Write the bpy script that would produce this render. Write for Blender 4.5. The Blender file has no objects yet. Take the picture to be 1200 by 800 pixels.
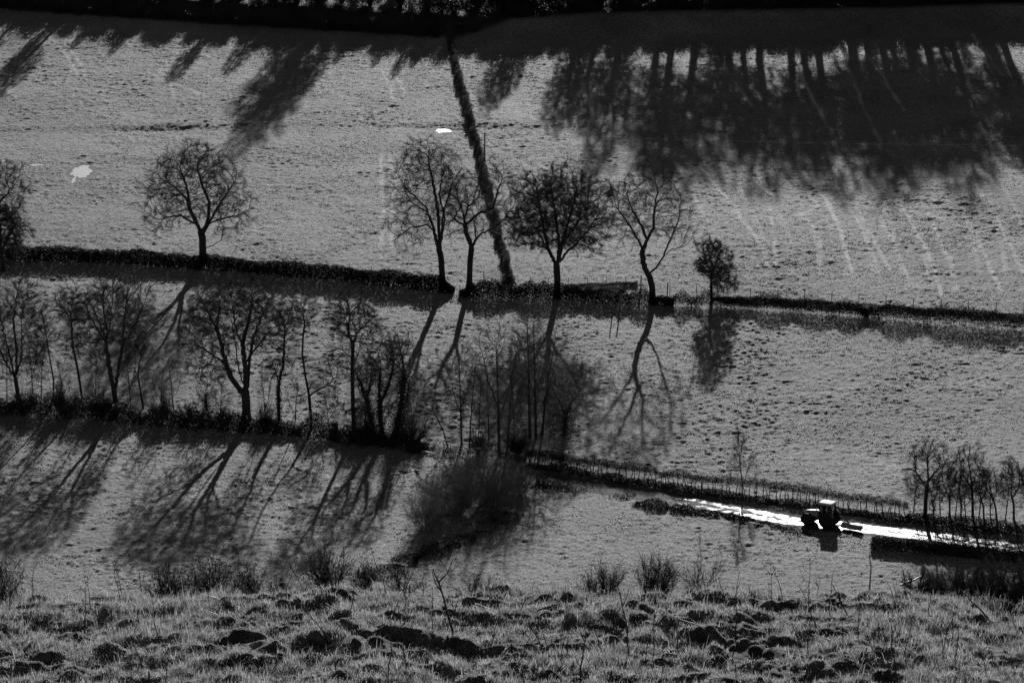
import bpy, math, random
import numpy as np
from mathutils import Vector, Matrix

R = math.radians
C = bpy.context.scene.collection
scene = bpy.context.scene
# ------------------------------------------------------------------ camera, sky, sun, exposure
FPX, PITCH, CAMZ = 3300.0, 14.0, 110.0
cam_d = bpy.data.cameras.new("camera")
cam_d.sensor_width = 36.0
cam_d.lens = FPX / 1200.0 * 36.0
cam_d.clip_start = 1.0
cam_d.clip_end = 9000.0
cam = bpy.data.objects.new("camera", cam_d)
C.objects.link(cam)
cam.location = (0, 0, CAMZ)
cam.rotation_euler = (R(90 - PITCH), 0, 0)
scene.camera = cam

SUN_EL, SUN_AZ = 18.5, 4.4
world = bpy.data.worlds.new("World")
scene.world = world
world.use_nodes = True
wn = world.node_tree.nodes; wl = world.node_tree.links
wn.clear()
sky = wn.new("ShaderNodeTexSky"); sky.sky_type = 'NISHITA'; sky.sun_disc = False
sky.sun_elevation = R(SUN_EL); sky.sun_rotation = R(SUN_AZ)
sky.air_density = 0.35; sky.dust_density = 0.15
bw = wn.new("ShaderNodeRGBToBW")
bg = wn.new("ShaderNodeBackground"); bg.inputs[1].default_value = 0.05
wo = wn.new("ShaderNodeOutputWorld")
wl.new(sky.outputs[0], bw.inputs[0]); wl.new(bw.outputs[0], bg.inputs[0]); wl.new(bg.outputs[0], wo.inputs[0])

SDIR = Vector((math.sin(R(SUN_AZ)) * math.cos(R(SUN_EL)), math.cos(R(SUN_AZ)) * math.cos(R(SUN_EL)), math.sin(R(SUN_EL))))
sd = bpy.data.lights.new("sun", 'SUN'); sd.energy = 5.0; sd.angle = R(0.5); sd.color = (1, 1, 1)
sun = bpy.data.objects.new("sun", sd); C.objects.link(sun)
sun.rotation_euler = SDIR.to_track_quat('Z', 'Y').to_euler()
sun.location = (60, 400, 300)
scene.view_settings.view_transform = 'Standard'
scene.view_settings.look = 'None'
scene.view_settings.exposure = 0.02
scene.view_settings.gamma = 1.0
scene.render.engine = 'CYCLES'
scene.cycles.max_bounces = 5
scene.cycles.diffuse_bounces = 2
scene.cycles.transmission_bounces = 3
scene.cycles.transparent_max_bounces = 8

rng = np.random.default_rng(7)
random.seed(7)

# ------------------------------------------------------------------ noise
def _hash(ix, iy, seed):
    h = (ix.astype(np.int64) * 374761393 + iy.astype(np.int64) * 668265263 + seed * 1442695041) & 0xFFFFFFFF
    h = ((h ^ (h >> 13)) * 1274126177) & 0xFFFFFFFF
    h = h ^ (h >> 16)
    return (h & 0xFFFFFF).astype(np.float64) / 0xFFFFFF
def vnoise(x, y, seed=0):
    ix = np.floor(x); iy = np.floor(y)
    fx = x - ix; fy = y - iy
    fx = fx * fx * (3 - 2 * fx); fy = fy * fy * (3 - 2 * fy)
    a = _hash(ix, iy, seed); b = _hash(ix + 1, iy, seed)
    c = _hash(ix, iy + 1, seed); d = _hash(ix + 1, iy + 1, seed)
    return (a * (1 - fx) + b * fx) * (1 - fy) + (c * (1 - fx) + d * fx) * fy - 0.5
def sstep(a, b, x):
    t = np.clip((x - a) / (b - a), 0, 1)
    return t * t * (3 - 2 * t)

# ------------------------------------------------------------------ terrain
K = np.array([(-3000, 180), (-300, 170), (-120, 150), (-40, 122), (0, 108.3), (10, 103.4), (30, 96.0), (50, 89.3), (60, 86.1),
              (63, 85.45), (75, 83.75), (77, 83.3), (86, 77.5), (195, 3), (230, 0), (380, 0), (446, 5.8), (556, 15.4), (613, 21.2),
              (700, 31), (900, 56), (1300, 90), (2500, 120), (7000, 130)], float)
_ty = np.arange(-400, 1400, 0.5)
_tz = np.interp(_ty, K[:, 0], K[:, 1])
def _smooth(z, s):
    n = int(s * 4 / .5); k = np.exp(-0.5 * (np.arange(-n, n + 1) * .5 / s) ** 2); k /= k.sum()
    zp = np.pad(z, n, mode='edge'); return np.convolve(zp, k, mode='valid')
_z1 = _smooth(_tz, 1.6); _z2 = _smooth(_tz, 8.0)
_w = sstep(95, 130, _ty)
_tz = _z1 * (1 - _w) + _z2 * _w
def prof(y):
    return np.where((y > -380) & (y < 1380), np.interp(y, _ty, _tz), np.interp(y, K[:, 0], K[:, 1]))
CR = np.array([(-200, 712), (0, 706), (100, 702), (200, 698), (300, 690), (400, 681), (470, 684), (560, 692), (700, 688), (800, 691),
               (900, 697), (1050, 694), (1100, 697), (1200, 712), (1400, 722)], float)
CR[:, 1] -= 7
TOE = None
def base(x, y):
    x = np.asarray(x, float); y = np.asarray(y, float)
    z = prof(y)
    near = 1 - sstep(80, 110, y)
    px = 600 + x * 42
    z = z - near * sstep(20, 60, y) * (np.interp(px, CR[:, 0], CR[:, 1]) - 690) / 42.0
    # broad undulation in the fields
    mid = sstep(300, 360, y)
    z = z + mid * 0.5 * vnoise(x / 45 + 3.1, y / 45 + 9.7, 3) + mid * .25 * vnoise(x / 17, y / 17, 4)
    # shelf across the upper field
    shelf = 557 + 0.02 * x + 3 * vnoise(x / 30, y * 0, 12)
    sw = sstep(-125, -60, -np.abs(x + 75)) * 0.9 + 0.25
    z = z + 0.42 * sw * (.4 + 1.3 * np.clip(vnoise(x / 14, y * 0 + 2, 13) + .35, 0, 1)) * (sstep(-2.2, 2.2, y - shelf) - 0.5) * np.exp(-((y - shelf) / 9.0) ** 2)
    if TOE is not None:
        t = y - np.interp(x, TOE[:, 0], TOE[:, 1])
        z = z + .33 * np.clip(t, 0, 11) - .04 * np.clip(t - 11, 0, 60)
    return z
CP, SP = math.cos(R(PITCH)), math.sin(R(PITCH))
def ray(px, row):
    a = (px - 600) / FPX; b = (400 - row) / FPX
    d = np.array([a, CP + b * SP, -SP + b * CP])
    return d / d[1]
def cast(px, row, ymin=150, ymax=900, step=.25):
    d = ray(px, row)
    ys = np.arange(ymin, ymax, step)
    h = CAMZ + d[2] * ys - base(d[0] * ys, ys)
    i = np.argmax(h <= 0)
    if h[i] > 0: i = len(ys) - 1
    if i > 0:
        f = h[i - 1] / (h[i - 1] - h[i]); yy = ys[i - 1] + f * step
    else: yy = ys[0]
    x = d[0] * yy
    return np.array([x, yy, float(base(x, yy))])
def near_cast(px, row):
    p = cast(px, row, 55, 84, .05)
    if p[1] > 79.5:
        d = ray(px, row); y = 79.2; x = d[0] * y; p = np.array([x, y, float(base(x, y))])
    return p
def pxm(p):  # pixels per metre at a world point
    return FPX / (p[1] * CP - (p[2] - CAMZ) * SP)
tr = [(-150, 6), (0, 16), (150, 27), (260, 35), (400, 43), (520, 50), (600, 54), (700, 47), (900, 43), (1050, 40), (1200, 36), (1400, 30)]
_t = [cast(a, b, 420, 900) for a, b in tr]
TOE = np.array([(-900, _t[0][1] + 40)] + [(p[0], p[1]) for p in _t] + [(900, _t[-1][1] + 30)])

def dist_poly(x, y, P):
    d = np.full(np.shape(x), 1e9)
    for a, b in zip(P[:-1], P[1:]):
        ax, ay = a[0], a[1]; bx, by = b[0] - ax, b[1] - ay
        t = np.clip(((x - ax) * bx + (y - ay) * by) / (bx * bx + by * by + 1e-9), 0, 1)
        d = np.minimum(d, np.hypot(x - ax - t * bx, y - ay - t * by))
    return d
LANE = [cast(*p) for p in [(560, 553), (640, 562), (700, 570), (800, 586), (850, 595), (900, 605), (940, 611), (1000, 617), (1050, 623), (1100, 629), (1180, 640), (1260, 652), (1500, 690)]]
LANE_W = 2.3
PUD = [(94, 201, 2.3, 4.2), (86, 211, .35, 2.3), (43, 193, 1.3, .8), (520.5, 153.2, 1.55, 1.4), (3, 189, .7, 1.0), (547, 157, .7, .35)]
PUDW = [(cast(a, b), c, d) for a, b, c, d in PUD]
# tyre tracks on the upper field (pixel polylines -> ground)
TRK = [[(820, 195), (855, 235), (900, 300)], [(940, 200), (968, 235), (985, 270), (1000, 325)], [(975, 205), (1010, 270), (1030, 320)],
       [(1020, 235), (1050, 290), (1068, 335)], [(1055, 235), (1085, 290), (1105, 345)], [(1085, 240), (1110, 300), (1120, 340)],
       [(1120, 230), (1150, 290), (1172, 340)], [(1160, 235), (1185, 290), (1200, 320)], [(930, 68), (950, 110), (970, 150)],
       [(985, 60), (1010, 120), (1030, 165)], [(895, 210), (905, 260), (908, 310)], [(940, 250), (962, 280), (960, 310)],
       [(930, 205), (960, 240), (938, 252)], [(1015, 60), (1060, 130)], [(1140, 40), (1175, 90)], [(1000, 235), (1020, 275), (1044, 318)],
       [(52, 35), (75, 62), (92, 88)], [(60, 33), (85, 60), (102, 88)], [(175, 85), (205, 98), (235, 110)], [(185, 82), (200, 100), (203, 115)],
       [(448, 82), (458, 100), (460, 118)], [(460, 82), (470, 98), (473, 110)], [(446, 180), (449, 220), (448, 290)], [(457, 180), (461, 220), (459, 290)],
       [(870, 195), (905, 230)], [(790, 190), (812, 225), (830, 260)], [(1000, 240), (1090, 252), (1160, 275)], [(850, 80), (880, 125)],
       [(24, 70), (20, 95), (10, 110)], [(680, 90), (690, 120), (697, 145)]]
for k_ in range(11):   # further parallel wheelings down the right of the upper field
    a_ = 880 + k_ * 31
    TRK.append([(a_ - 26, 196 + 3 * (k_ % 3)), (a_ - 6, 232), (a_ + 12, 272), (a_ + 20, 318 + 2 * (k_ % 4))])
TRKW = [[cast(*p) for p in t] for t in TRK]

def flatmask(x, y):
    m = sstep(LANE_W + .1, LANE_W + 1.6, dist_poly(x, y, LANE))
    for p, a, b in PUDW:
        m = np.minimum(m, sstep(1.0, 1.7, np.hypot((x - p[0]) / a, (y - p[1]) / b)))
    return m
def trackmask(x, y):
    m = np.zeros(np.shape(x))
    for i, t in enumerate(TRKW):
        P = np.array(t)
        sel = (x > P[:, 0].min() - 3) & (x < P[:, 0].max() + 3) & (y > P[:, 1].min() - 3) & (y < P[:, 1].max() + 3)
        if not sel.any(): continue
        xs = x[sel]; ys = y[sel]
        wob = .5 * vnoise(xs / 6, ys / 6, 40 + i)
        v = (1 - sstep(.12, .6, dist_poly(xs + wob, ys, t))) * np.clip(.8 + 1.3 * vnoise(xs / 2.5, ys / 4, 90 + i), 0, 1)
        m[sel] = np.maximum(m[sel], v * (1.0 if i in (1, 8, 13) else .75 if i < 30 else .5))
    return m
def rough(x, y, fm=None):
    """tussocks and tufts"""
    n = 1 - sstep(78, 90, y)
    f = sstep(280, 320, y) * (1 - sstep(900, 1000, y))
    t1 = vnoise(x / 1.15, y / 1.15, 5); t2 = vnoise(x / .55 + 7, y / .55, 6); t3 = vnoise(x / .22, y / .22, 7)
    am = .5 + 1.0 * np.clip(vnoise(x / 2.9 + 5, y / 2.2, 16) + .35, 0, 1); x2 = x + .5 * vnoise(x / .9, y / .9, 17); y2 = y + .5 * vnoise(x / .8 + 9, y / .8, 18)
    t1 = vnoise(x2 / .85, y2 / .55, 5); t2 = vnoise(x2 / .4 + 7, y2 / .3, 6)
    zn = n * (.5 * am * np.maximum(t1 + .08, -.3) + .24 * am * t2 + .08 * vnoise(x / .13, y / .13, 19) + .06 * t3 + .35 * vnoise(x / 3.1, y / 2.3, 8))
    if fm is None: fm = flatmask(x, y)
    patch = .55 + 1.1 * np.clip(vnoise(x / 9, y / 9, 9) + .5, 0, 1)
    zf = f * fm * patch * 1.55 * (.06 * vnoise(x / .95, y / .8, 10) + .15 * np.maximum(vnoise(x / .5, y / .5, 11), -.1) + .07 * vnoise(x / 2.2, y / 1.7, 15))
    zf = zf - f * (1 - fm) * .06
    return zn + zf
def ground(x, y):
    x = np.atleast_1d(np.asarray(x, float)); y = np.atleast_1d(np.asarray(y, float))
    return base(x, y) + rough(x, y)

# ------------------------------------------------------------------ mesh helpers
def make_mesh(name, verts, faces, mat=None, smooth=False):
    me = bpy.data.meshes.new(name)
    verts = np.asarray(verts, np.float32)
    if isinstance(faces, np.ndarray): faces = [faces]
    faces = [f for f in faces if len(f)]
    me.vertices.add(len(verts)); me.vertices.foreach_set("co", verts.ravel())
    nl = sum(f.size for f in faces); nf = sum(len(f) for f in faces)
    me.loops.add(nl); me.polygons.add(nf)
    me.loops.foreach_set("vertex_index", np.concatenate([f.ravel() for f in faces]).astype(np.int32))
    tot = np.concatenate([np.full(len(f), f.shape[1], np.int32) for f in faces])
    st = np.concatenate([[0], np.cumsum(tot)[:-1]]).astype(np.int32)
    me.polygons.foreach_set("loop_start", st)
    me.polygons.foreach_set("loop_total", tot)
    if smooth: me.polygons.foreach_set("use_smooth", np.ones(nf, bool))
    me.update(calc_edges=True)
    if mat: me.materials.append(mat)
    return me
def link(name, me, parent=None, loc=None):
    o = bpy.data.objects.new(name, me); C.objects.link(o)
    if parent is not None: o.parent = parent
    if loc is not None: o.location = loc
    return o
def thing(name, label, cat, loc, group=None, rz=0):
    o = bpy.data.objects.new(name, None); C.objects.link(o)
    o.empty_display_size = .3
    o.location = [float(v) for v in loc]; o.rotation_euler = (0, 0, rz)
    o['label'] = label; o['category'] = cat
    if group: o['group'] = group
    return o
def tag(o, label, cat, group=None, kind=None):
    o['label'] = label; o['category'] = cat
    if group: o['group'] = group
    if kind: o['kind'] = kind
    return o
def copy_tree(r, loc, rz, sc, label=None, group=None):
    n = r.copy(); C.objects.link(n); n.location = [float(v) for v in loc]; n.rotation_euler = (0, 0, rz); n.scale = (sc, sc, sc)
    if label: n['label'] = label
    if group: n['group'] = group
    for ch in list(r.children):
        c = ch.copy(); C.objects.link(c); c.parent = n
    return n
def unit(v):
    return v / (np.linalg.norm(v, axis=-1, keepdims=True) + 1e-9)
class Geo:
    """collects tubes, blades and boxes into one mesh"""
    def __init__(s): s.v = []; s.q = []; s.t = []; s.n = 0
    def add(s, v, q=None, t=None):
        v = np.asarray(v, float)
        if q is not None and len(q): s.q.append(np.asarray(q) + s.n)
        if t is not None and len(t): s.t.append(np.asarray(t) + s.n)
        s.v.append(v); s.n += len(v)
    def prisms(s, p0, p1, r0, r1, k=3):
        p0 = np.asarray(p0, float); p1 = np.asarray(p1, float); n = len(p0)
        if n == 0: return
        r0 = np.broadcast_to(r0, (n,)); r1 = np.broadcast_to(r1, (n,))
        d = unit(p1 - p0)
        ref = np.where(np.abs(d[:, 2:3]) > .9, np.array([[1., 0, 0]]), np.array([[0, 0, 1.]]))
        a = unit(np.cross(d, ref)); b = np.cross(d, a)
        ang = np.arange(k) * 2 * math.pi / k
        ring = a[:, None, :] * np.cos(ang)[None, :, None] + b[:, None, :] * np.sin(ang)[None, :, None]
        v0 = p0[:, None, :] + ring * r0[:, None, None]; v1 = p1[:, None, :] + ring * r1[:, None, None]
        v = np.concatenate([v0, v1], 1).reshape(-1, 3)
        i = np.arange(k); j = (i + 1) % k
        q = np.stack([i, j, j + k, i + k], 1)[None] + (np.arange(n) * 2 * k)[:, None, None]
        s.add(v, q=q.reshape(-1, 4))
    def path(s, P, r, k=5):
        P = np.asarray(P, float); r = np.broadcast_to(np.asarray(r, float), (len(P),))
        d = unit(P[1:] - P[:-1])
        e = P[1:] + d * (r[1:, None] * .35)
        s.prisms(P[:-1], e, r[:-1], r[1:], k)
    def leaves(s, P, size, up=0.0, rg=rng):
        P = np.asarray(P, float); n = len(P)
        if n == 0: return
        a = unit(rg.normal(size=(n, 3))); c = unit(rg.normal(size=(n, 3)) + np.array([0, 0, up]))
        b = unit(np.cross(a, c)); a = np.cross(b, c)
        sz = (np.broadcast_to(size, (n,)) * rg.uniform(.6, 1.4, n))[:, None]
        v = np.stack([P - a * sz, P + b * sz * .55, P + a * sz, P - b * sz * .55], 1).reshape(-1, 3)
        q = np.arange(4)[None] + (np.arange(n) * 4)[:, None]
        s.add(v, q=q)
    def box(s, c, h, M=None):
        """box of half sizes h centred at c"""
        S = np.array([(x, y, z) for x in (-1, 1) for y in (-1, 1) for z in (-1, 1)], float) * np.asarray(h)
        if M is not None: S = S @ np.asarray(M).T
        s.add(S + np.asarray(c), q=[(0, 1, 3, 2), (4, 6, 7, 5), (0, 4, 5, 1), (2, 3, 7, 6), (0, 2, 6, 4), (1, 5, 7, 3)])
    def mesh(s, name, mat, smooth=False):
        if not s.v: return make_mesh(name, np.zeros((0, 3)), [], mat)
        f = []
        if s.q: f.append(np.concatenate(s.q))
        if s.t: f.append(np.concatenate(s.t))
        return make_mesh(name, np.concatenate(s.v), f, mat, smooth)

# ------------------------------------------------------------------ materials (grey: the photograph is black and white)
def new_mat(name):
    m = bpy.data.materials.new(name); m.use_nodes = True
    nt = m.node_tree; nt.nodes.clear()
    return m, nt.nodes, nt.links
def g(v): return (v, v, v, 1)
def noise_ramp(N, L, vec, scale, stops, detail=4, rough_=.6):
    n = N.new("ShaderNodeTexNoise"); n.inputs['Scale'].default_value = scale; n.inputs['Detail'].default_value = detail
    n.inputs['Roughness'].default_value = rough_
    L.new(vec, n.inputs['Vector'])
    r = N.new("ShaderNodeValToRGB"); e = r.color_ramp.elements
    e[0].position, e[0].color = stops[0][0], g(stops[0][1]); e[1].position, e[1].color = stops[-1][0], g(stops[-1][1])
    for p, c in stops[1:-1]:
        x = e.new(p); x.color = g(c)
    L.new(n.outputs['Fac'], r.inputs[0])
    return r.outputs[0], n.outputs['Fac']
def simple_mat(name, lo, hi, scale=6, rough_=.8, bump=0.0, spec=.2, metal=0.0, transl=0.0):
    m, N, L = new_mat(name)
    tc = N.new("ShaderNodeTexCoord")
    col, f = noise_ramp(N, L, tc.outputs['Object'], scale, [(.3, lo), (.7, hi)])
    p = N.new("ShaderNodeBsdfPrincipled"); L.new(col, p.inputs['Base Color'])
    p.inputs['Roughness'].default_value = rough_; p.inputs['Specular IOR Level'].default_value = spec; p.inputs['Metallic'].default_value = metal
    if bump:
        b = N.new("ShaderNodeBump"); b.inputs['Distance'].default_value = bump; b.inputs['Strength'].default_value = 1
        L.new(f, b.inputs['Height']); L.new(b.outputs[0], p.inputs['Normal'])
    o = N.new("ShaderNodeOutputMaterial")
    if transl:
        t = N.new("ShaderNodeBsdfTranslucent"); L.new(col, t.inputs[0])
        mx = N.new("ShaderNodeMixShader"); mx.inputs[0].default_value = transl
        L.new(p.outputs[0], mx.inputs[1]); L.new(t.outputs[0], mx.inputs[2]); L.new(mx.outputs[0], o.inputs[0])
    else: L.new(p.outputs[0], o.inputs[0])
    return m
M_bark = simple_mat("bark", .030, .075, 9, .9, .02)
M_twig = simple_mat("twig_bark", .035, .07, 2, .85)
M_grey = simple_mat("grey_twig_bark", .07, .13, 2, .8)
M_willow = simple_mat("willow_twig", .10, .24, 2, .6)
M_ivy = simple_mat("ivy_leaf", .018, .05, 3, .55, spec=.25)
M_hedge = simple_mat("hedge_twig", .02, .05, 2, 1.0, spec=.05)
M_hedgeleaf = simple_mat("hedge_leaf", .03, .075, 2, .8, transl=.2)
M_hedgelight = simple_mat('hedge_leaf_weathered', .07, .15, 2, .8, transl=.25)
M_hedgedark = simple_mat('hedge_leaf_dark', .010, .03, 2, 1.0, spec=.03)
M_grass = simple_mat("dry_grass_blade", .03, .66, 4.5, .6, spec=.3, transl=.6)
M_fgrass = simple_mat("field_grass_blade", .08, .7, 1.4, .7, spec=.2, transl=.6)
M_post = simple_mat("weathered_wood", .07, .18, 8, .8, .004)
M_pale = simple_mat("pale_wood", .45, .75, 5, .5, .004, spec=.5)
M_rock = simple_mat("field_stone", .12, .26, 4, .85, .03)
M_soil = simple_mat("dark_soil", .02, .05, 6, .9, .03)
M_wire = simple_mat("galvanised_wire", .06, .12, 3, .8)
M_paintd = simple_mat("dark_red_paint", .04, .07, 2, .3, spec=.5)
M_paintl = simple_mat("pale_paint", .16, .34, 3, .4, spec=.45)
M_roof = simple_mat("chalky_roof_paint", .3, .5, 4, .6, spec=.25)
M_tyre = simple_mat("tyre_rubber", .012, .025, 12, .75, .005)
M_steel = simple_mat("worn_steel", .25, .45, 4, .3, metal=.8)
M_dark = simple_mat("black_metal", .015, .03, 4, .5)
def glass_mat():
    m, N, L = new_mat("cab_glass")
    t = N.new("ShaderNodeBsdfTransparent"); t.inputs[0].default_value = g(.85)
    gl = N.new("ShaderNodeBsdfGlossy"); gl.inputs['Roughness'].default_value = .12; gl.inputs[0].default_value = g(.8)
    fr = N.new("ShaderNodeFresnel"); fr.inputs[0].default_value = 1.5
    p = N.new("ShaderNodeMixShader"); L.new(fr.outputs[0], p.inputs[0]); L.new(t.outputs[0], p.inputs[1]); L.new(gl.outputs[0], p.inputs[2])
    o = N.new("ShaderNodeOutputMaterial"); L.new(p.outputs[0], o.inputs[0]); return m
M_glass = glass_mat()
def ground_mat():
    m, N, L = new_mat("meadow_turf")
    tc = N.new("ShaderNodeTexCoord"); V = tc.outputs['Object']
    at = N.new("ShaderNodeAttribute"); at.attribute_name = "mask"
    sp = N.new("ShaderNodeSeparateColor"); L.new(at.outputs['Color'], sp.inputs[0])
    c1, f1 = noise_ramp(N, L, V, 2.6, [(.36, .035), (.5, .17), (.64, .42)], 6, .7)
    c2, f2 = noise_ramp(N, L, V, .055, [(.36, .52), (.64, 1.22)], 6)
    mul = N.new("ShaderNodeMix"); mul.data_type = 'RGBA'; mul.blend_type = 'MULTIPLY'; mul.inputs[0].default_value = 1
    L.new(c1, mul.inputs[6]); L.new(c2, mul.inputs[7])
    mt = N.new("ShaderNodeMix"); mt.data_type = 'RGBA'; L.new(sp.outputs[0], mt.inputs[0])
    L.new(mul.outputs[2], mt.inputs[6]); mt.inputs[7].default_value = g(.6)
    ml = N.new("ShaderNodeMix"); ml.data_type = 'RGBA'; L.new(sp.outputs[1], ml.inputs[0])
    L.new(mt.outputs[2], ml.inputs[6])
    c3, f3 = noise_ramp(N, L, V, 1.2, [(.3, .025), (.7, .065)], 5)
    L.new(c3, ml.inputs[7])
    p = N.new("ShaderNodeBsdfPrincipled"); L.new(ml.outputs[2], p.inputs['Base Color'])
    p.inputs['Roughness'].default_value = .75; p.inputs['Specular IOR Level'].default_value = .12
    inv = N.new('ShaderNodeMath'); inv.operation = 'MULTIPLY_ADD'; inv.inputs[1].default_value = -.3; inv.inputs[2].default_value = .3; L.new(sp.outputs[1], inv.inputs[0]); L.new(inv.outputs[0], p.inputs['Sheen Weight']); p.inputs['Sheen Roughness'].default_value = .5
    nb = N.new("ShaderNodeTexNoise"); nb.inputs['Scale'].default_value = 3.0; nb.inputs['Detail'].default_value = 5; nb.inputs['Roughness'].default_value = .75
    L.new(V, nb.inputs['Vector'])
    b = N.new("ShaderNodeBump"); b.inputs['Distance'].default_value = .2; b.inputs['Strength'].default_value = 1.0
    L.new(nb.outputs[0], b.inputs['Height']); L.new(b.outputs[0], p.inputs['Normal'])
    o = N.new("ShaderNodeOutputMaterial"); L.new(p.outputs[0], o.inputs[0]); return m
M_ground = ground_mat()
def lane_mat():
    m, N, L = new_mat("wet_lane")
    tc = N.new("ShaderNodeTexCoord"); V = tc.outputs['Object']
    c, f = noise_ramp(N, L, V, 3, [(.3, .05), (.7, .09)], 5)
    at = N.new("ShaderNodeAttribute"); at.attribute_name = "wet"
    n2 = N.new("ShaderNodeTexNoise"); n2.inputs['Scale'].default_value = .9; n2.inputs['Detail'].default_value = 5; L.new(V, n2.inputs['Vector'])
    ad = N.new("ShaderNodeMath"); ad.operation = 'MULTIPLY_ADD'; L.new(n2.outputs[0], ad.inputs[0]); ad.inputs[1].default_value = 1.1; L.new(at.outputs['Fac'], ad.inputs[2])
    rp = N.new("ShaderNodeValToRGB"); e = rp.color_ramp.elements; e[0].position, e[0].color = .42, g(.85); e[1].position, e[1].color = .85, g(.2); L.new(ad.outputs[0], rp.inputs[0]); rr = rp.outputs[0]
    rs = N.new("ShaderNodeValToRGB"); e = rs.color_ramp.elements; e[0].position, e[0].color = .42, g(.1); e[1].position, e[1].color = .85, g(.5); L.new(ad.outputs[0], rs.inputs[0])
    p = N.new("ShaderNodeBsdfPrincipled"); L.new(c, p.inputs['Base Color']); L.new(rr, p.inputs['Roughness'])
    L.new(rs.outputs[0], p.inputs['Specular IOR Level'])
    nb = N.new("ShaderNodeTexNoise"); nb.inputs['Scale'].default_value = 5; nb.inputs['Detail'].default_value = 3; L.new(V, nb.inputs['Vector'])
    b = N.new("ShaderNodeBump"); b.inputs['Distance'].default_value = .012; b.inputs['Strength'].default_value = .3
    L.new(nb.outputs[0], b.inputs['Height']); L.new(b.outputs[0], p.inputs['Normal'])
    o = N.new("ShaderNodeOutputMaterial"); L.new(p.outputs[0], o.inputs[0]); return m
M_lane = lane_mat()
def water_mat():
    m, N, L = new_mat("water_painted_glare")
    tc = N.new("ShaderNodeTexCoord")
    p = N.new("ShaderNodeBsdfPrincipled"); p.inputs['Base Color'].default_value = g(.62); p.inputs['Roughness'].default_value = .4  # pale base colour stands in for bright sky reflected off the water
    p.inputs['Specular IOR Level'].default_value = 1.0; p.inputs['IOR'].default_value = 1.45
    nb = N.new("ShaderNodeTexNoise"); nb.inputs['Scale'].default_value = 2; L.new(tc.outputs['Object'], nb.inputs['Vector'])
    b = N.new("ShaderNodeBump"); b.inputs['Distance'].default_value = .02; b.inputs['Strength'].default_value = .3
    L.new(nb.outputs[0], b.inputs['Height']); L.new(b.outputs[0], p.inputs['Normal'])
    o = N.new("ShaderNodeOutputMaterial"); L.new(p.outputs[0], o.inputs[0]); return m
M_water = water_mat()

# ------------------------------------------------------------------ ground sheet
def build_ground():
    rows = [np.linspace(-3000, -60, 14)[:-1], np.arange(-60, 50, 4), np.arange(50, 60.5, .5), np.arange(60.6, 79, .06), np.arange(79, 92, .5),
            np.arange(92, 285, 3), np.arange(285, 318, 1.0), np.arange(318, 450, .26), np.arange(450, 625, .36), np.arange(625, 660, .8), np.arange(660, 900, 6),
            np.geomspace(900, 6900, 24)]
    Y = np.unique(np.concatenate(rows).round(4))
    ui = np.linspace(-.208, .208, 760)
    uo = np.geomspace(.215, 12, 34)
    U = np.concatenate([-uo[::-1], ui, uo])
    W = np.maximum(Y, 56)
    X = U[None, :] * W[:, None]; YY = np.repeat(Y[:, None], len(U), 1)
    x = X.ravel(); y = YY.ravel()
    fm = np.ones(len(x)); s = (y > 300) & (y < 640) & (np.abs(x) < 160)
    fm[s] = flatmask(x[s], y[s])
    z = base(x, y) + rough(x, y, fm)
    nr, nc = X.shape
    i = (np.arange(nr - 1)[:, None] * nc + np.arange(nc - 1)[None]).ravel()
    F = np.stack([i, i + 1, i + 1 + nc, i + nc], 1)
    me = make_mesh("ground", np.stack([x, y, z], 1), F, M_ground, smooth=True)
    tm = np.zeros(len(x)); tm[s] = trackmask(x[s], y[s])
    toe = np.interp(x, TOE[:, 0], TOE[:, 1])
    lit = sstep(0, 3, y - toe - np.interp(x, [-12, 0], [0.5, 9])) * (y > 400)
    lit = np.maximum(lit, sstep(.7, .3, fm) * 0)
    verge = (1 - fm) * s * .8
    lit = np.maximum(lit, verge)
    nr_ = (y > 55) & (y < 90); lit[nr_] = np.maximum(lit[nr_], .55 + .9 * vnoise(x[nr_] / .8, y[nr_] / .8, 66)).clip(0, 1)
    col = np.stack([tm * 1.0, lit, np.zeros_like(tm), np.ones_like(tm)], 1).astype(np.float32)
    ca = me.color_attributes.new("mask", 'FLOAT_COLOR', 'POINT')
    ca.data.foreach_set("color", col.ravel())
    o = link("ground", me); o['kind'] = 'structure'
build_ground()

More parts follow.
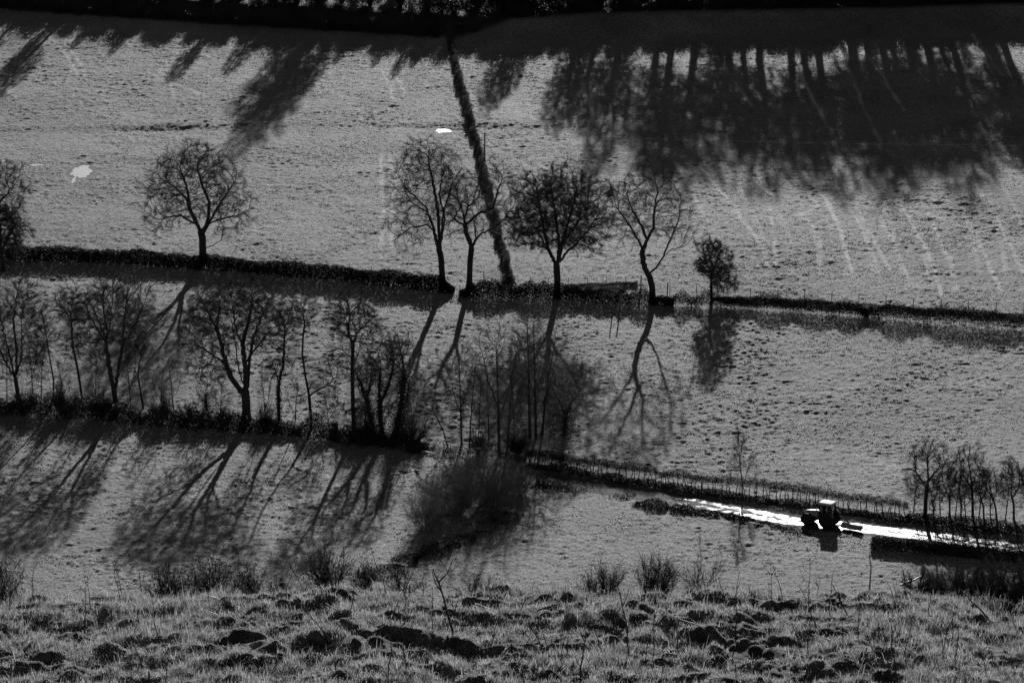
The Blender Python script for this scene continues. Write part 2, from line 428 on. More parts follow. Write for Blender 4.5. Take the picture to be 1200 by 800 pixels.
def strip(P, w, up, name, mat, n=10, wob=.25, seed=3):
    """lane sheet along world polyline P"""
    P = np.array(P); seg = np.hypot(*(P[1:, :2] - P[:-1, :2]).T); s = np.concatenate([[0], np.cumsum(seg)])
    t = np.arange(0, s[-1], .5)
    cx = np.interp(t, s, P[:, 0]); cy = np.interp(t, s, P[:, 1])
    k = np.ones(9) / 9; cx = np.convolve(np.pad(cx, 4, 'edge'), k, 'valid'); cy = np.convolve(np.pad(cy, 4, 'edge'), k, 'valid')
    dx = np.gradient(cx); dy = np.gradient(cy); l = np.hypot(dx, dy); nx, ny = -dy / l, dx / l
    v = []
    for j in range(n + 1):
        o = (j / n * 2 - 1); ww = w + wob * 2 * vnoise(t / 1.3, t * 0 + (o > 0) * 9, seed)
        x = cx + nx * o * ww; y = cy + ny * o * ww
        v.append(np.stack([x, y, base(x, y) - .06 + up], 1))
    V = np.stack(v, 1); m, c = V.shape[:2]
    i = (np.arange(m - 1)[:, None] * c + np.arange(c - 1)[None]).ravel()
    F = np.stack([i, i + 1, i + 1 + c, i + c], 1)
    me = make_mesh(name, V.reshape(-1, 3), F, mat, smooth=True)
    o = np.abs(np.linspace(-1, 1, c)); W_ = np.interp(V[:, :, 0], [xw[0] for xw in WETX], [xw[1] for xw in WETX]) - .02 - .5 * sstep(.6, 1, o)[None] - .22 * np.exp(-(o / .16) ** 2)[None]
    at = me.attributes.new("wet", 'FLOAT', 'POINT'); at.data.foreach_set("value", W_.ravel().astype(np.float32))
    return link(name, me)
WETX = [(cast(a, b)[0], c) for a, b, c in [(560, 553, -.4), (740, 577, -.25), (790, 585, -.1), (830, 592, .02), (880, 602, .1), (940, 611, .2), (1100, 629, .22), (1170, 638, .16), (1200, 643, .0), (1260, 652, -.1)]]
lane = strip(LANE, LANE_W, .02, "lane", M_lane, n=24); lane['kind'] = 'structure'
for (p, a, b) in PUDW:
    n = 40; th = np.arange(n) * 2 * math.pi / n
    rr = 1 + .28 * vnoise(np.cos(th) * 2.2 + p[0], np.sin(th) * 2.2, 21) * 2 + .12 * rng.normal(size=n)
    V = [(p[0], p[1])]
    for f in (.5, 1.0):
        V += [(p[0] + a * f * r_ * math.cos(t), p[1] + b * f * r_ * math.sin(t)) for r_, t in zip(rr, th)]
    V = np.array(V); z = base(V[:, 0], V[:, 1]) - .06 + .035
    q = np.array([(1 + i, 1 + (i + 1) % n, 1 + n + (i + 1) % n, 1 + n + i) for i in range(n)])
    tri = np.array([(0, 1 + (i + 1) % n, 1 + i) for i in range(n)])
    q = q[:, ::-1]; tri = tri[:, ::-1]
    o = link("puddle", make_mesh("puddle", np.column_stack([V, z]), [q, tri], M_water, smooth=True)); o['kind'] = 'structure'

# ------------------------------------------------------------------ trees
def resample(P, step):
    P = np.asarray(P, float); d = np.linalg.norm(P[1:] - P[:-1], axis=1); s = np.concatenate([[0], np.cumsum(d)])
    n = max(2, int(s[-1] / step) + 1); t = np.linspace(0, s[-1], n)
    return np.stack([np.interp(t, s, P[:, k]) for k in range(3)], 1)
def grow(init, parents, A, step=.45, di=3.2, dk=.62, iters=90, rg=rng, up=.08, jit=.22):
    pos = np.array(init); par = list(parents); A = np.array(A)
    pd = np.array([unit(pos[i] - pos[p]) if p >= 0 else np.array([0, 0, 1.]) for i, p in enumerate(par)])
    near = np.full(len(A), 0); nd = np.full(len(A), 1e9)
    def upd(idx0):
        nonlocal near, nd
        newp = pos[idx0:]
        if len(newp) == 0 or len(A) == 0: return
        D = np.linalg.norm(A[:, None] - newp[None], axis=2)
        k = D.argmin(1); d = D[np.arange(len(A)), k]; s = d < nd
        near = np.where(s, k + idx0, near); nd = np.where(s, d, nd)
    upd(0)
    cnt = {}
    for it in range(iters):
        keep = nd > dk; A = A[keep]; near = near[keep]; nd = nd[keep]
        act = nd < (di if it > 3 else 99)
        if not act.any(): break
        ids, inv = np.unique(near[act], return_inverse=True)
        acc = np.zeros((len(ids), 3)); np.add.at(acc, inv, unit(A[act] - pos[near[act]]))
        d = unit(unit(acc) + pd[ids] * 1.5 + rg.normal(size=acc.shape) * jit + np.array([0, 0, up]))
        ok = np.array([cnt.get(i, 0) < 4 for i in ids])
        ids = ids[ok]; d = d[ok]; pd = np.vstack([pd, d])
        if len(ids) == 0: break
        for i in ids: cnt[i] = cnt.get(i, 0) + 1
        n0 = len(pos); pos = np.vstack([pos, pos[ids] + d * step]); par += list(ids)
        upd(n0)
        if len(pos) > 12000: break
    return pos, np.array(par)
def tree_mesh(limbs, crowns, rbase, natt=900, step=.45, dk=.6, rtip=.011, ntw=3, twl=.6, trunk_k=7, seed=1, fill=.45, up=.08, jit=.22, ivy=None, di=3.2, twr=.0088, pipe=2.25):
    """limbs: list of 3-D polylines (metres, local); crowns: list of (centre, radii)"""
    rg = np.random.default_rng(seed)
    init = []; par = []
    for li, P in enumerate(limbs):
        P = resample(P, step)
        if li > 0:
            a = np.array(init); j = int(np.linalg.norm(a - P[0], axis=1).argmin()); P = P[1:]
            P = P + rg.normal(size=P.shape) * .05
        else: j = -1
        for p in P:
            init.append(p); par.append(j); j = len(init) - 1
    natt = int(natt * 1.5); dk = dk * 1.0; ntw = ntw + 4; rtip = rtip * 1.05; twl = twl * 1.35; jit = jit * .6
    A = []
    vol = [r[0] * r[1] * r[2] for c, r in crowns]
    for (c, r), v in zip(crowns, vol):
        n = int(natt * v / sum(vol)) + 10
        u = unit(rg.normal(size=(n, 3))); rad = rg.uniform(fill ** 3, 1, n) ** (1 / 3)
        lump = 1 + .95 * vnoise(u[:, 0] * 2.3 + seed, u[:, 1] * 2.3 + u[:, 2] * 2.9, seed)
        A.append(np.asarray(c) + u * (rad * lump)[:, None] * np.asarray(r))
    A = np.concatenate(A)
    pos, par = grow(init, par, A, step, di, dk, rg=rg, up=up, jit=jit)
    n = len(pos)
    acc = np.zeros(n); rad = np.zeros(n); nch = np.zeros(n, int)
    for i in range(n - 1, -1, -1):
        rad[i] = max(rtip, acc[i] ** (1 / pipe)) if acc[i] > 0 else rtip
        if par[i] >= 0: acc[par[i]] += rad[i] ** pipe; nch[par[i]] += 1
    sc = (rbase / rad[0])
    k = np.log(rad / rtip) / max(np.log(rad[0] / rtip), 1e-6)
    rad = rad * np.exp(np.log(sc) * np.clip(k, 0, 1))
    # root flare
    h = pos[:, 2] - pos[0, 2]
    rad = rad * (1 + .45 * np.exp(-np.maximum(h, 0) / .5) * (k > .8))
    i = np.where(par >= 0)[0]; p0 = pos[par[i]]; p1 = pos[i]
    r1 = rad[i]; r0 = np.minimum(rad[par[i]], r1 * 1.35 + .004)
    d = unit(p1 - p0); p1e = p1 + d * (r1[:, None] * .4)
    G = Geo(); T = Geo()
    thick = r1 > rbase * .42
    T.prisms(p0[thick], p1e[thick], r0[thick], r1[thick], trunk_k)
    m = (~thick) & (r1 > .05); G.prisms(p0[m], p1e[m], r0[m], r1[m], 5)
    m = (~thick) & (r1 <= .05); G.prisms(p0[m], p1e[m], r0[m], r1[m], 3)
    # twigs
    s = np.where(r1 < .035)[0]
    if len(s) and ntw:
        s = np.repeat(s, ntw); q = p0[s] + (p1[s] - p0[s]) * rg.uniform(0, 1, (len(s), 1))
        cen = np.mean(A, 0); out = unit(q - cen)
        td = unit(d[s] * .9 + out * .6 + rg.normal(size=(len(s), 3)) * .4 + np.array([0, 0, .18]))
        L = twl * rg.uniform(.45, 1.2, (len(s), 1)); e = q + td * L
        G.prisms(q, e, twr, twr * .6, 3)
        td2 = unit(td + rg.normal(size=td.shape) * .45); q2 = q + td * L * rg.uniform(.3, .8, (len(s), 1))
        G.prisms(q2, q2 + td2 * L * .6, twr * .75, twr * .45, 3)
    V = None
    if ivy:
        V = Geo(); h0, h1, th, cntl = ivy; cntl = int(cntl * 1.4)
        m = (r1 > .04) & (p1[:, 2] > h0) & (p1[:, 2] < h1)
        j = rg.choice(np.where(m)[0], cntl, p=(r1[m] / r1[m].sum()))
        fall = 1 - (p1[j, 2] - h0) / (h1 - h0) * .5
        P = p0[j] + (p1[j] - p0[j]) * rg.uniform(0, 1, (cntl, 1)) + rg.normal(size=(cntl, 3)) * (th * 1.3 * fall)[:, None] * np.array([1, 1, .8]) + 0
        V.leaves(P, .09, rg=rg)
    return T, G, V
TREE_DEPTH = .85
def px_tree(name, label, bx, brow, limbs, crowns, rbase, cat="tree", group=None, ymin=300, lean_depth=.35, tmat=None, **kw):
    """limbs and crowns read in photo pixels about the base, turned into metres at the tree's own distance; depth is made up"""
    b = cast(bx, brow, ymin); s = pxm(b); seed = kw.get('seed', 1); rg = np.random.default_rng(seed + 500)
    e = math.atan2(CAMZ - b[2], b[1]); ch = math.cos(e)
    def conv(P, li):
        out = []; dirn = 0 if li == 0 else rg.uniform(-1, 1)
        for k, (x, y) in enumerate(P):
            dx = (x - bx) / s; dz = (brow - y) / s / ch
            out.append([dx, (0 if li == 0 else None), dz])
        L = 0; x0, z0 = out[0][0], out[0][2]
        for o in out:
            if o[1] is None: o[1] = dirn * lean_depth * math.hypot(o[0] - x0, o[2] - z0) + .12 * (x0)
        return out
    Ls = [conv(P, i) for i, P in enumerate(limbs)]
    Cs = [(((x - bx) / s, 0, (brow - y) / s / ch), (rx / s, rx / s * TREE_DEPTH, ry / s / ch)) for x, y, rx, ry in crowns]
    T, G, V = tree_mesh(Ls, Cs, rbase, **kw)
    t = thing(name, label, cat, b - np.array([0, 0, .15]), group)
    link("trunk", T.mesh("trunk", M_bark, True), t)
    link("crown", G.mesh("crown", tmat or M_twig), t)
    if V: link("ivy", V.mesh("ivy", M_ivy), t)
    return t, b

UP = "bare trees along the upper field boundary"
px_tree("bare_tree", "large bare oak standing alone left on the upper hedge line", 238, 305,
        [[(238, 305), (238, 278), (236, 268)], [(236, 270), (227, 255), (219, 235), (209, 225), (196, 217)], [(236, 270), (225, 245), (222, 220), (214, 195)],
         [(238, 272), (246, 255), (248, 235), (240, 215), (236, 195)], [(240, 270), (252, 250), (262, 235), (276, 215)], [(240, 290), (252, 285), (260, 281), (262, 270)],
         [(244, 262), (262, 255), (280, 252), (292, 246)], [(230, 262), (214, 250), (196, 252), (188, 262)]],
        [(232, 214, 56, 42), (196, 240, 30, 30), (274, 246, 28, 28), (244, 190, 34, 20)], .62, group=UP, natt=1500, step=.5, dk=.62, ntw=3, seed=11)
px_tree("bare_tree", "tall bare ash with ascending limbs, left of the pair beside the hill hedge", 519, 334,
        [[(519, 334), (517, 300), (513, 285)], [(513, 288), (508, 262), (500, 240), (482, 222), (470, 205)], [(515, 290), (514, 255), (508, 220), (500, 185)],
         [(516, 285), (522, 255), (516, 225), (521, 195)], [(517, 275), (521, 245), (530, 215), (541, 195)], [(511, 272), (502, 262), (484, 264), (464, 277)],
         [(505, 250), (490, 240), (478, 232)]],
        [(506, 212, 48, 46), (484, 250, 30, 40), (504, 190, 38, 24), (478, 275, 20, 18)], .5, group=UP, natt=1300, step=.5, dk=.66, ntw=2, seed=12)
px_tree("bare_tree", "bare tree with wide crooked limbs, right of the pair beside the hill hedge", 550, 336,
        [[(550, 336), (551, 305), (553, 288)], [(553, 290), (546, 270), (544, 255), (541, 240), (527, 222)], [(544, 256), (550, 240), (562, 230), (564, 216)],
         [(553, 288), (562, 275), (575, 268), (585, 262), (600, 244)], [(548, 262), (560, 250), (578, 243), (582, 228), (590, 205)], [(541, 262), (533, 255), (540, 240), (536, 222), (540, 208)],
         [(558, 280), (556, 262), (560, 250)]],
        [(545, 225, 36, 28), (588, 222, 26, 32), (560, 250, 46, 26)], .48, group=UP, natt=950, step=.45, dk=.62, ntw=3, seed=13, jit=.32)
px_tree("bare_tree", "bare tree with dense round umbrella crown over the hedge gap", 653, 345,
        [[(653, 345), (653, 325), (652, 308)], [(652, 310), (645, 298), (635, 280), (622, 262), (612, 248)], [(651, 308), (642, 290), (636, 265), (632, 240), (628, 222)],
         [(653, 308), (655, 285), (652, 260), (648, 232)], [(654, 308), (658, 285), (664, 262), (672, 235), (676, 218)], [(655, 308), (663, 296), (676, 286), (690, 270), (700, 255)],
         [(656, 290), (670, 270), (688, 250)], [(640, 290), (625, 285), (610, 287)]],
        [(655, 243, 60, 38), (655, 268, 64, 24), (654, 222, 46, 16)], .55, group=UP, natt=2200, step=.42, dk=.5, ntw=4, twl=.6, seed=14, fill=.35, jit=.12)
px_tree("bare_tree", "bare tree with twisting open limbs and flared root plate, right of the round tree", 765, 352,
        [[(765, 352), (764, 335), (760, 320)], [(760, 322), (753, 308), (752, 290), (745, 278), (735, 262), (722, 245)], [(752, 292), (757, 280), (750, 262), (738, 240), (732, 222)],
         [(755, 285), (765, 268), (766, 248), (770, 228), (767, 215)], [(762, 318), (773, 308), (782, 290), (795, 262), (798, 240)], [(768, 312), (778, 300), (786, 292), (800, 290)],
         [(741, 272), (728, 278), (722, 290)], [(754, 300), (745, 305), (737, 310)]],
        [(762, 248, 50, 42), (745, 225, 34, 22), (795, 262, 22, 34)], .5, group=UP, natt=950, step=.48, dk=.7, ntw=3, seed=15, jit=.3)
px_tree("bare_tree", "small tree with compact round head on a thin stem, far right of the upper row", 834, 352,
        [[(834, 352), (833, 335), (833, 318)], [(833, 330), (842, 327), (852, 328), (860, 325)], [(833, 318), (826, 305), (824, 297)], [(833, 318), (840, 302), (843, 295)]],
        [(836, 300, 19, 18), (835, 314, 24, 10), (847, 331, 16, 10)], .19, group=UP, natt=700, step=.3, dk=.34, ntw=3, twl=.55, seed=16, rtip=.01, ivy=(.4, 6.0, .18, 900))
px_tree("bare_tree", "bare spreading tree cut by the left edge of the view", -6, 318,
        [[(-6, 318), (-6, 270), (-5, 250)], [(-5, 252), (4, 235), (16, 222)], [(-5, 252), (-8, 225), (-4, 200)], [(-5, 262), (8, 255), (20, 250)]],
        [(-4, 222, 36, 32), (14, 232, 18, 16)], .4, group=UP, natt=1000, step=.45, dk=.6, ntw=3, seed=17)
px_tree("bare_tree", "low dense thorn tree at the left end of the upper hedge", 4, 318,
        [[(4, 318), (3, 300), (2, 292)], [(2, 292), (-8, 275), (-14, 260)], [(2, 292), (12, 275), (20, 262)], [(2, 292), (3, 270), (3, 255)]],
        [(5, 268, 28, 25)], .32, group=UP, natt=1400, step=.32, dk=.38, ntw=5, twl=.5, seed=18, rtip=.01, ivy=(.2, 5.5, .3, 1500))

LO = "bare trees along the lower left hedge bank"
px_tree("bare_tree", "multi-stemmed bare tree nearest the left edge on the lower bank", 22, 468,
        [[(22, 468), (20, 450), (19, 440)], [(19, 442), (8, 425), (0, 410), (-6, 390)], [(19, 442), (14, 410), (10, 385), (6, 360)], [(20, 440), (22, 410), (20, 375), (26, 345)], [(20, 440), (30, 415), (32, 380), (38, 350)]],
        [(14, 385, 36, 50), (22, 350, 22, 22)], .3, group=LO, natt=1000, step=.42, dk=.5, ntw=2, seed=21, ymin=330, up=.18)
px_tree("bare_tree", "thin leaning bare sapling between the two leftmost trees", 62, 472,
        [[(62, 472), (64, 445), (60, 415), (57, 390), (53, 365)], [(60, 425), (54, 412), (47, 420)]],
        [(56, 385, 12, 28), (50, 415, 10, 18)], .12, group=LO, natt=260, step=.36, dk=.5, ntw=3, seed=22, ymin=330, up=.2)
px_tree("bare_tree", "slim straight bare tree with small crown, left of the double tree", 97, 470,
        [[(97, 470), (93, 435), (88, 405), (87, 370)], [(87, 375), (80, 360), (72, 352)], [(87, 370), (89, 352), (92, 340)]],
        [(86, 362, 17, 26), (84, 400, 14, 22)], .17, group=LO, natt=380, step=.36, dk=.5, ntw=3, seed=23, ymin=330, up=.15)
px_tree("bare_tree", "broad bare tree with two trunks, third large crown from the left", 137, 482,
        [[(137, 482), (135, 460), (134, 452)], [(134, 455), (131, 425), (130, 400), (128, 385), (120, 360), (115, 340)], [(136, 455), (141, 430), (147, 400), (150, 370), (154, 345)],
         [(130, 405), (122, 390), (110, 370), (104, 350)], [(129, 425), (118, 415), (106, 408), (100, 402)], [(131, 392), (134, 370), (136, 345)], [(146, 405), (158, 385), (172, 358)], [(130, 395), (125, 365), (124, 335)]],
        [(137, 360, 46, 34), (112, 385, 24, 34), (158, 385, 24, 30)], .4, group=LO, natt=1700, step=.42, dk=.52, ntw=2, seed=24, ymin=330, up=.15)
px_tree("bare_tree", "small crooked bare tree just right of the double-trunked tree", 168, 478,
        [[(168, 478), (165, 455), (163, 440), (164, 428)], [(164, 440), (157, 430), (152, 422)], [(164, 430), (168, 415), (164, 400)], [(166, 462), (155, 455), (150, 447), (145, 460)]],
        [(163, 412, 16, 20), (150, 425, 10, 12)], .14, group=LO, natt=260, step=.34, dk=.5, ntw=3, seed=25, ymin=330)
px_tree("bare_tree", "massive bare oak with three rising trunks at the middle of the lower bank", 289, 492,
        [[(289, 492), (289, 470), (288, 455)], [(285, 460), (275, 445), (267, 425), (262, 400), (256, 380), (247, 360), (240, 345)], [(288, 455), (282, 430), (280, 400), (277, 370), (270, 350)],
         [(290, 455), (290, 430), (288, 400), (282, 385), (278, 350)], [(291, 455), (293, 425), (297, 400), (305, 380), (318, 355), (330, 340)], [(267, 425), (252, 415), (238, 405), (226, 396)],
         [(268, 432), (250, 425), (238, 428), (230, 442)], [(262, 400), (258, 380), (262, 355)], [(291, 420), (300, 410), (308, 400)], [(288, 395), (296, 370), (298, 345)]],
        [(284, 370, 52, 38), (245, 395, 28, 40), (315, 375, 26, 36), (252, 430, 24, 20), (284, 350, 50, 22)], .62, group=LO, natt=2500, step=.45, dk=.55, ntw=3, seed=26, ymin=330, up=.1)
px_tree("bare_tree", "upright bare tree with ivy on its lower stem, next right of the massive oak", 327, 500,
        [[(327, 500), (327, 475), (327, 450)], [(327, 452), (333, 430), (335, 400), (336, 380), (331, 365)], [(327, 450), (324, 430), (318, 420)], [(328, 452), (334, 440), (341, 435)], [(336, 385), (342, 370), (345, 360)]],
        [(336, 378, 15, 24), (322, 430, 16, 14), (338, 405, 12, 26)], .24, group=LO, natt=420, step=.38, dk=.52, ntw=3, seed=27, ymin=330, ivy=(.3, 6.8, .28, 1700))
px_tree("bare_tree", "slender bare tree with a bowed stem between the ivied tree and the tall ash", 365, 503,
        [[(365, 503), (364, 480), (363, 462), (359, 440), (356, 415), (357, 395), (360, 375)], [(363, 463), (372, 457), (382, 453), (395, 442)], [(360, 380), (357, 365), (362, 350)]],
        [(361, 366, 16, 18), (385, 440, 18, 18), (370, 450, 12, 12)], .22, group=LO, natt=380, step=.38, dk=.52, ntw=3, seed=28, ymin=330)
px_tree("bare_tree", "tall straight bare ash with a high narrow crown beside the stump", 415, 508,
        [[(415, 508), (414, 470), (414, 430), (415, 405)], [(415, 405), (410, 385), (406, 365), (402, 350)], [(415, 405), (420, 390), (432, 378), (440, 370)], [(414, 420), (404, 412), (395, 408)], [(410, 388), (412, 365), (410, 348)], [(414, 478), (425, 475), (436, 480)]],
        [(414, 372, 26, 28), (432, 388, 18, 20), (400, 415, 14, 14), (425, 478, 16, 10)], .3, group=LO, natt=900, step=.4, dk=.5, ntw=3, seed=29, ymin=330)
px_tree("ivied_tree", "ivy-clad forked tree, leftmost of the dark ivy group on the lower bank", 440, 515,
        [[(440, 515), (435, 490), (430, 465)], [(430, 468), (424, 450), (418, 435)], [(430, 465), (435, 450), (437, 430)]],
        [(428, 435, 18, 22)], .3, group=LO, natt=300, step=.38, dk=.52, ntw=3, seed=30, ymin=330, ivy=(0, 8.5, .32, 2600))
px_tree("ivied_tree", "ivy-clad straight trunk in the middle of the dark ivy group", 449, 516,
        [[(449, 516), (446, 490), (445, 460), (447, 432)], [(447, 470), (455, 455), (462, 430)]],
        [(450, 425, 18, 26)], .32, group=LO, natt=300, step=.38, dk=.52, ntw=3, seed=31, ymin=330, ivy=(0, 9.8, .36, 3600))
px_tree("ivied_tree", "thick ivy column leaning right at the right end of the ivy group", 462, 518,
        [[(462, 518), (467, 490), (472, 465), (474, 435)], [(465, 500), (456, 480), (452, 460)], [(468, 485), (478, 468), (480, 445)]],
        [(470, 420, 18, 28)], .36, group=LO, natt=320, step=.38, dk=.52, ntw=3, seed=32, ymin=330, ivy=(0, 10.0, .55, 5600))
px_tree("ivied_tree", "short ivied thorn left of the massive oak", 243, 490,
        [[(243, 490), (242, 472), (241, 460)], [(242, 472), (236, 462), (232, 458)]],
        [(241, 460, 10, 12)], .16, group=LO, natt=120, step=.34, dk=.5, ntw=3, seed=33, ymin=330, ivy=(0, 4.5, .35, 1200))
MI = "young bare trees in the central clump"
mids = [(541, 522, 402, 20, .13, "slim bare tree at the left end of the central clump"), (550, 524, 430, 13, .1, "shorter slim bare tree leaning right beside the clump's left end"),
        (573, 515, 420, 14, .09, "thin pale-stemmed young tree behind the central clump"), (585, 532, 388, 27, .2, "tallest broad-topped bare tree at the front left of the central clump"),
        (594, 534, 445, 18, .17, "low forked bare tree at the front of the central clump"), (621, 512, 372, 22, .2, "tall bare tree left of the twin stems in the central clump"),
        (628, 512, 368, 24, .18, "middle tall bare tree of the twin stems in the central clump"), (635, 510, 392, 24, .16, "bare tree leaning right at the rear of the central clump")]
for i, (x, b0, t0, w, r_, lab) in enumerate(mids):
    h = b0 - t0; s_ = 1 if i % 2 else -1; top = x + (6 if i in (1, 4, 7) else -3)
    if i == 7: top = 648
    px_tree("bare_tree", lab, x, b0,
            [[(x, b0), (x + (top - x) * .25, b0 - h * .3), (x + (top - x) * .6, b0 - h * .6), (top, b0 - h * .85)],
             [(x, b0 - h * .3), (x + s_ * w * .4, b0 - h * .5), (x + s_ * w * .7, b0 - h * .75)], [(x + (top - x) * .3, b0 - h * .38), (x - s_ * w * .5, b0 - h * .6), (x - s_ * w * .7, b0 - h * .8)]],
            [(top, b0 - h * .68, w, h * .34)], r_, group=MI, natt=int(90 + w * 7), step=.4, dk=.6, ntw=-1, twl=.85, tmat=M_grey, seed=50 + i, ymin=330, up=.3)
px_tree("ivied_tree", "low twiggy thorn with ivied stem at the right end of the central clump", 661, 510,
        [[(661, 510), (662, 495), (663, 480)], [(663, 485), (655, 470), (648, 455)], [(663, 482), (672, 465), (682, 452)]],
        [(664, 462, 28, 30)], .22, group=MI, natt=330, step=.35, dk=.5, ntw=1, twl=.7, tmat=M_grey, seed=60, ymin=330, ivy=(.2, 4.2, .5, 1600))
px_tree("bare_sapling", "thin bare sapling leaning left between the ivy group and the central clump", 525, 524,
        [[(525, 524), (520, 505), (514, 492), (508, 480)]], [(511, 482, 8, 9)], .08, natt=70, step=.34, dk=.5, ntw=3, seed=61, ymin=330, cat="sapling")
RI = "bare trees in the belt by the lane's right end"
rights = [(1084, 606, 516, 25, .26, "largest round-crowned bare tree at the left end of the belt beside the lane"), (1094, 606, 556, 9, .1, "thin bare tree close right of the belt's largest tree"),
          (1113, 607, 543, 11, .12, "slim wavy bare tree second along the lane belt"), (1126, 606, 548, 10, .1, "slim bare pole tree left of the belt's forked tree"),
          (1140, 606, 520, 19, .17, "tall forked bare tree in the middle of the lane belt"), (1153, 608, 545, 11, .11, "thin bare tree leaning left behind the forked tree"),
          (1168, 608, 553, 12, .12, "crooked bare tree third from the right in the lane belt"), (1188, 608, 542, 15, .14, "sinuous bare tree near the right edge of the view"),
          (1206, 610, 548, 18, .14, "bare tree cut by the right edge of the view")]
for i, (x, b0, t0, w, r_, lab) in enumerate(rights):
    h = b0 - t0; s_ = 1 if i % 2 else -1; q = [0, -2, -6, -2, -10, -9, -14, -5, 0][i] * .8
    px_tree("bare_tree", lab, x, b0,
            [[(x, b0), (x + q * .15, b0 - h * .25), (x + q * .7 - 2 * s_, b0 - h * .5), (x + q, b0 - h * .8)],
             [(x + q * .3, b0 - h * .4), (x + s_ * w * .5 + q * .5, b0 - h * .6), (x + s_ * w * .6 + q, b0 - h * .85)], [(x + q * .3, b0 - h * .45), (x - s_ * w * .5 + q * .5, b0 - h * .68)]],
            [(x + q, b0 - h * .66, w, h * .36)], r_, group=RI, natt=int(90 + w * 12), step=.33, dk=.42, ntw=0, twl=.55, seed=70 + i, ymin=300, up=.12, twr=.010)
px_tree("bare_sapling", "lone bare sapling growing out of the lane hedge", 870, 583,
        [[(870, 583), (869, 560), (866, 540), (864, 515), (863, 505)], [(870, 568), (876, 550), (878, 535)], [(869, 572), (882, 560), (886, 550)], [(866, 540), (868, 525), (870, 512)]],
        [(866, 518, 9, 16), (878, 540, 8, 14), (862, 545, 6, 12)], .09, natt=160, step=.33, dk=.48, ntw=3, seed=90, ymin=300, cat="sapling")

sap = [(8, 470, 60, "thin sapling at the very left end of the lower bank"), (40, 476, 92, "slender sapling right of the leftmost multi-stemmed tree"), (48, 478, 70, "short slender sapling beside the thin leaning one"), (76, 480, 58, "wispy sapling left of the slim straight tree"),
       (112, 484, 66, "wispy sapling left of the double trunks"), (154, 487, 84, "upright sapling between the double trunks and the crooked tree"), (188, 490, 62, "small sapling right of the crooked tree"), (205, 494, 78, "fine sapling between the crooked tree and the short ivied thorn"), (258, 499, 52, "small sapling leaning on the left of the massive oak"),
       (312, 503, 70, "sapling just right of the massive oak's trunk"), (345, 505, 60, "small sapling right of the ivied lower stem"), (387, 510, 54, "little sapling beside the broken stump"), (428, 515, 92, "sapling rising behind the ivy group"), (484, 520, 76, "sapling on the right flank of the ivy group"), (560, 528, 96, "spindly sapling second from the left inside the central clump"), (604, 530, 110, "spindly sapling at the centre of the central clump"),
       (1070, 604, 46, "small sapling left of the lane belt's largest tree"), (1102, 606, 50, "small sapling right of the lane belt's largest tree"), (1119, 607, 56, "small sapling before the lane belt's pole tree"), (1132, 607, 44, "low sapling left of the lane belt's forked tree"), (1147, 608, 60, "wispy sapling right of the lane belt's forked tree"), (1161, 608, 48, "low sapling left of the lane belt's crooked tree"), (1178, 609, 62, "wispy sapling between the crooked and sinuous trees of the lane belt")]
for i, (x, b0, h, lab) in enumerate(sap):
    q = (-1) ** i * (3 + i % 4); w = 7 + (i * 5) % 7
    px_tree("bare_sapling", lab, x, b0, [[(x, b0), (x + q * .3, b0 - h * .3), (x + q * .5, b0 - h * .6), (x + q, b0 - h * .9)], [(x + q * .3, b0 - h * .35), (x - q, b0 - h * .55), (x - q * 1.6, b0 - h * .8)]],
            [(x + q * .3, b0 - h * .66, w, h * .36)], .075, cat="sapling", group="thin saplings among the lower trees", natt=110, step=.34, dk=.5, ntw=0, twl=.6, tmat=M_grey, seed=700 + i, ymin=330 if x < 900 else 300, up=.25)
# stump by the tall ash
def stump():
    b = cast(393, 506, 330); G = Geo(); n = 9
    for k in range(3):
        th = np.arange(n) * 2 * math.pi / n
    prof_ = [(0, .62), (.25, .48), (.8, .42), (1.15, .38)]
    G.path([(0, 0, h) for h, r_ in prof_], [r_ for h, r_ in prof_], 9)
    for k in range(7):
        a = k * .9; G.prisms([(.3 * math.cos(a), .3 * math.sin(a), 1.0)], [(.33 * math.cos(a), .33 * math.sin(a), 1.15 + .25 * random.random())], .12, .04, 4)
    G.add(np.vstack([[(0, 0, 1.12)], np.column_stack([.38 * np.cos(th), .38 * np.sin(th), np.full(n, 1.12)])]), t=[(0, 1 + i, 1 + (i + 1) % n) for i in range(n)])
    o = link("tree_stump", G.mesh("tree_stump", M_bark), loc=b); tag(o, "broken dark tree stump left of the tall straight ash", "stump")
stump()

# ------------------------------------------------------------------ wood beyond the top of the upper field (its shadows fall across the field)
def wood_variant(seed, h=20, spread=4.6, dense=1.0, low=.38):
    rg = np.random.default_rng(seed)
    limbs = [[(0, 0, 0), (rg.normal() * .2, 0, h * .25), (rg.normal() * .5, rg.normal() * .4, h * .5), (rg.normal() * .8, rg.normal() * .6, h * .85)]]
    for k in range(6):
        a = k * 2.4 + rg.uniform(0, 1); z = h * rg.uniform(low, .6); r_ = spread * rg.uniform(.4, .8)
        limbs.append([(0, 0, z), (math.cos(a) * r_ * .6, math.sin(a) * r_ * .6, z + h * .14), (math.cos(a) * r_, math.sin(a) * r_, z + h * .28)])
    T, G, V = tree_mesh(limbs, [((0, 0, h * .7), (spread, spread, h * .3)), ((0, 0, h * .55), (spread * 1.05, spread * 1.05, h * .2))], h * .026, natt=int(520 * dense), step=.5, dk=.62, ntw=3, twl=.85, seed=seed, twr=.017, rtip=.02)
    return T.mesh("trunk", M_bark, True), G.mesh("crown", M_twig)
WV = [wood_variant(200 + i, 20, sp, dn, lo_) for i, (sp, dn, lo_) in enumerate([(3.2, 1.1, .46), (3.9, 1.3, .42), (2.7, .9, .5), (3.6, 1.2, .44)])]
protos = [None] * 4
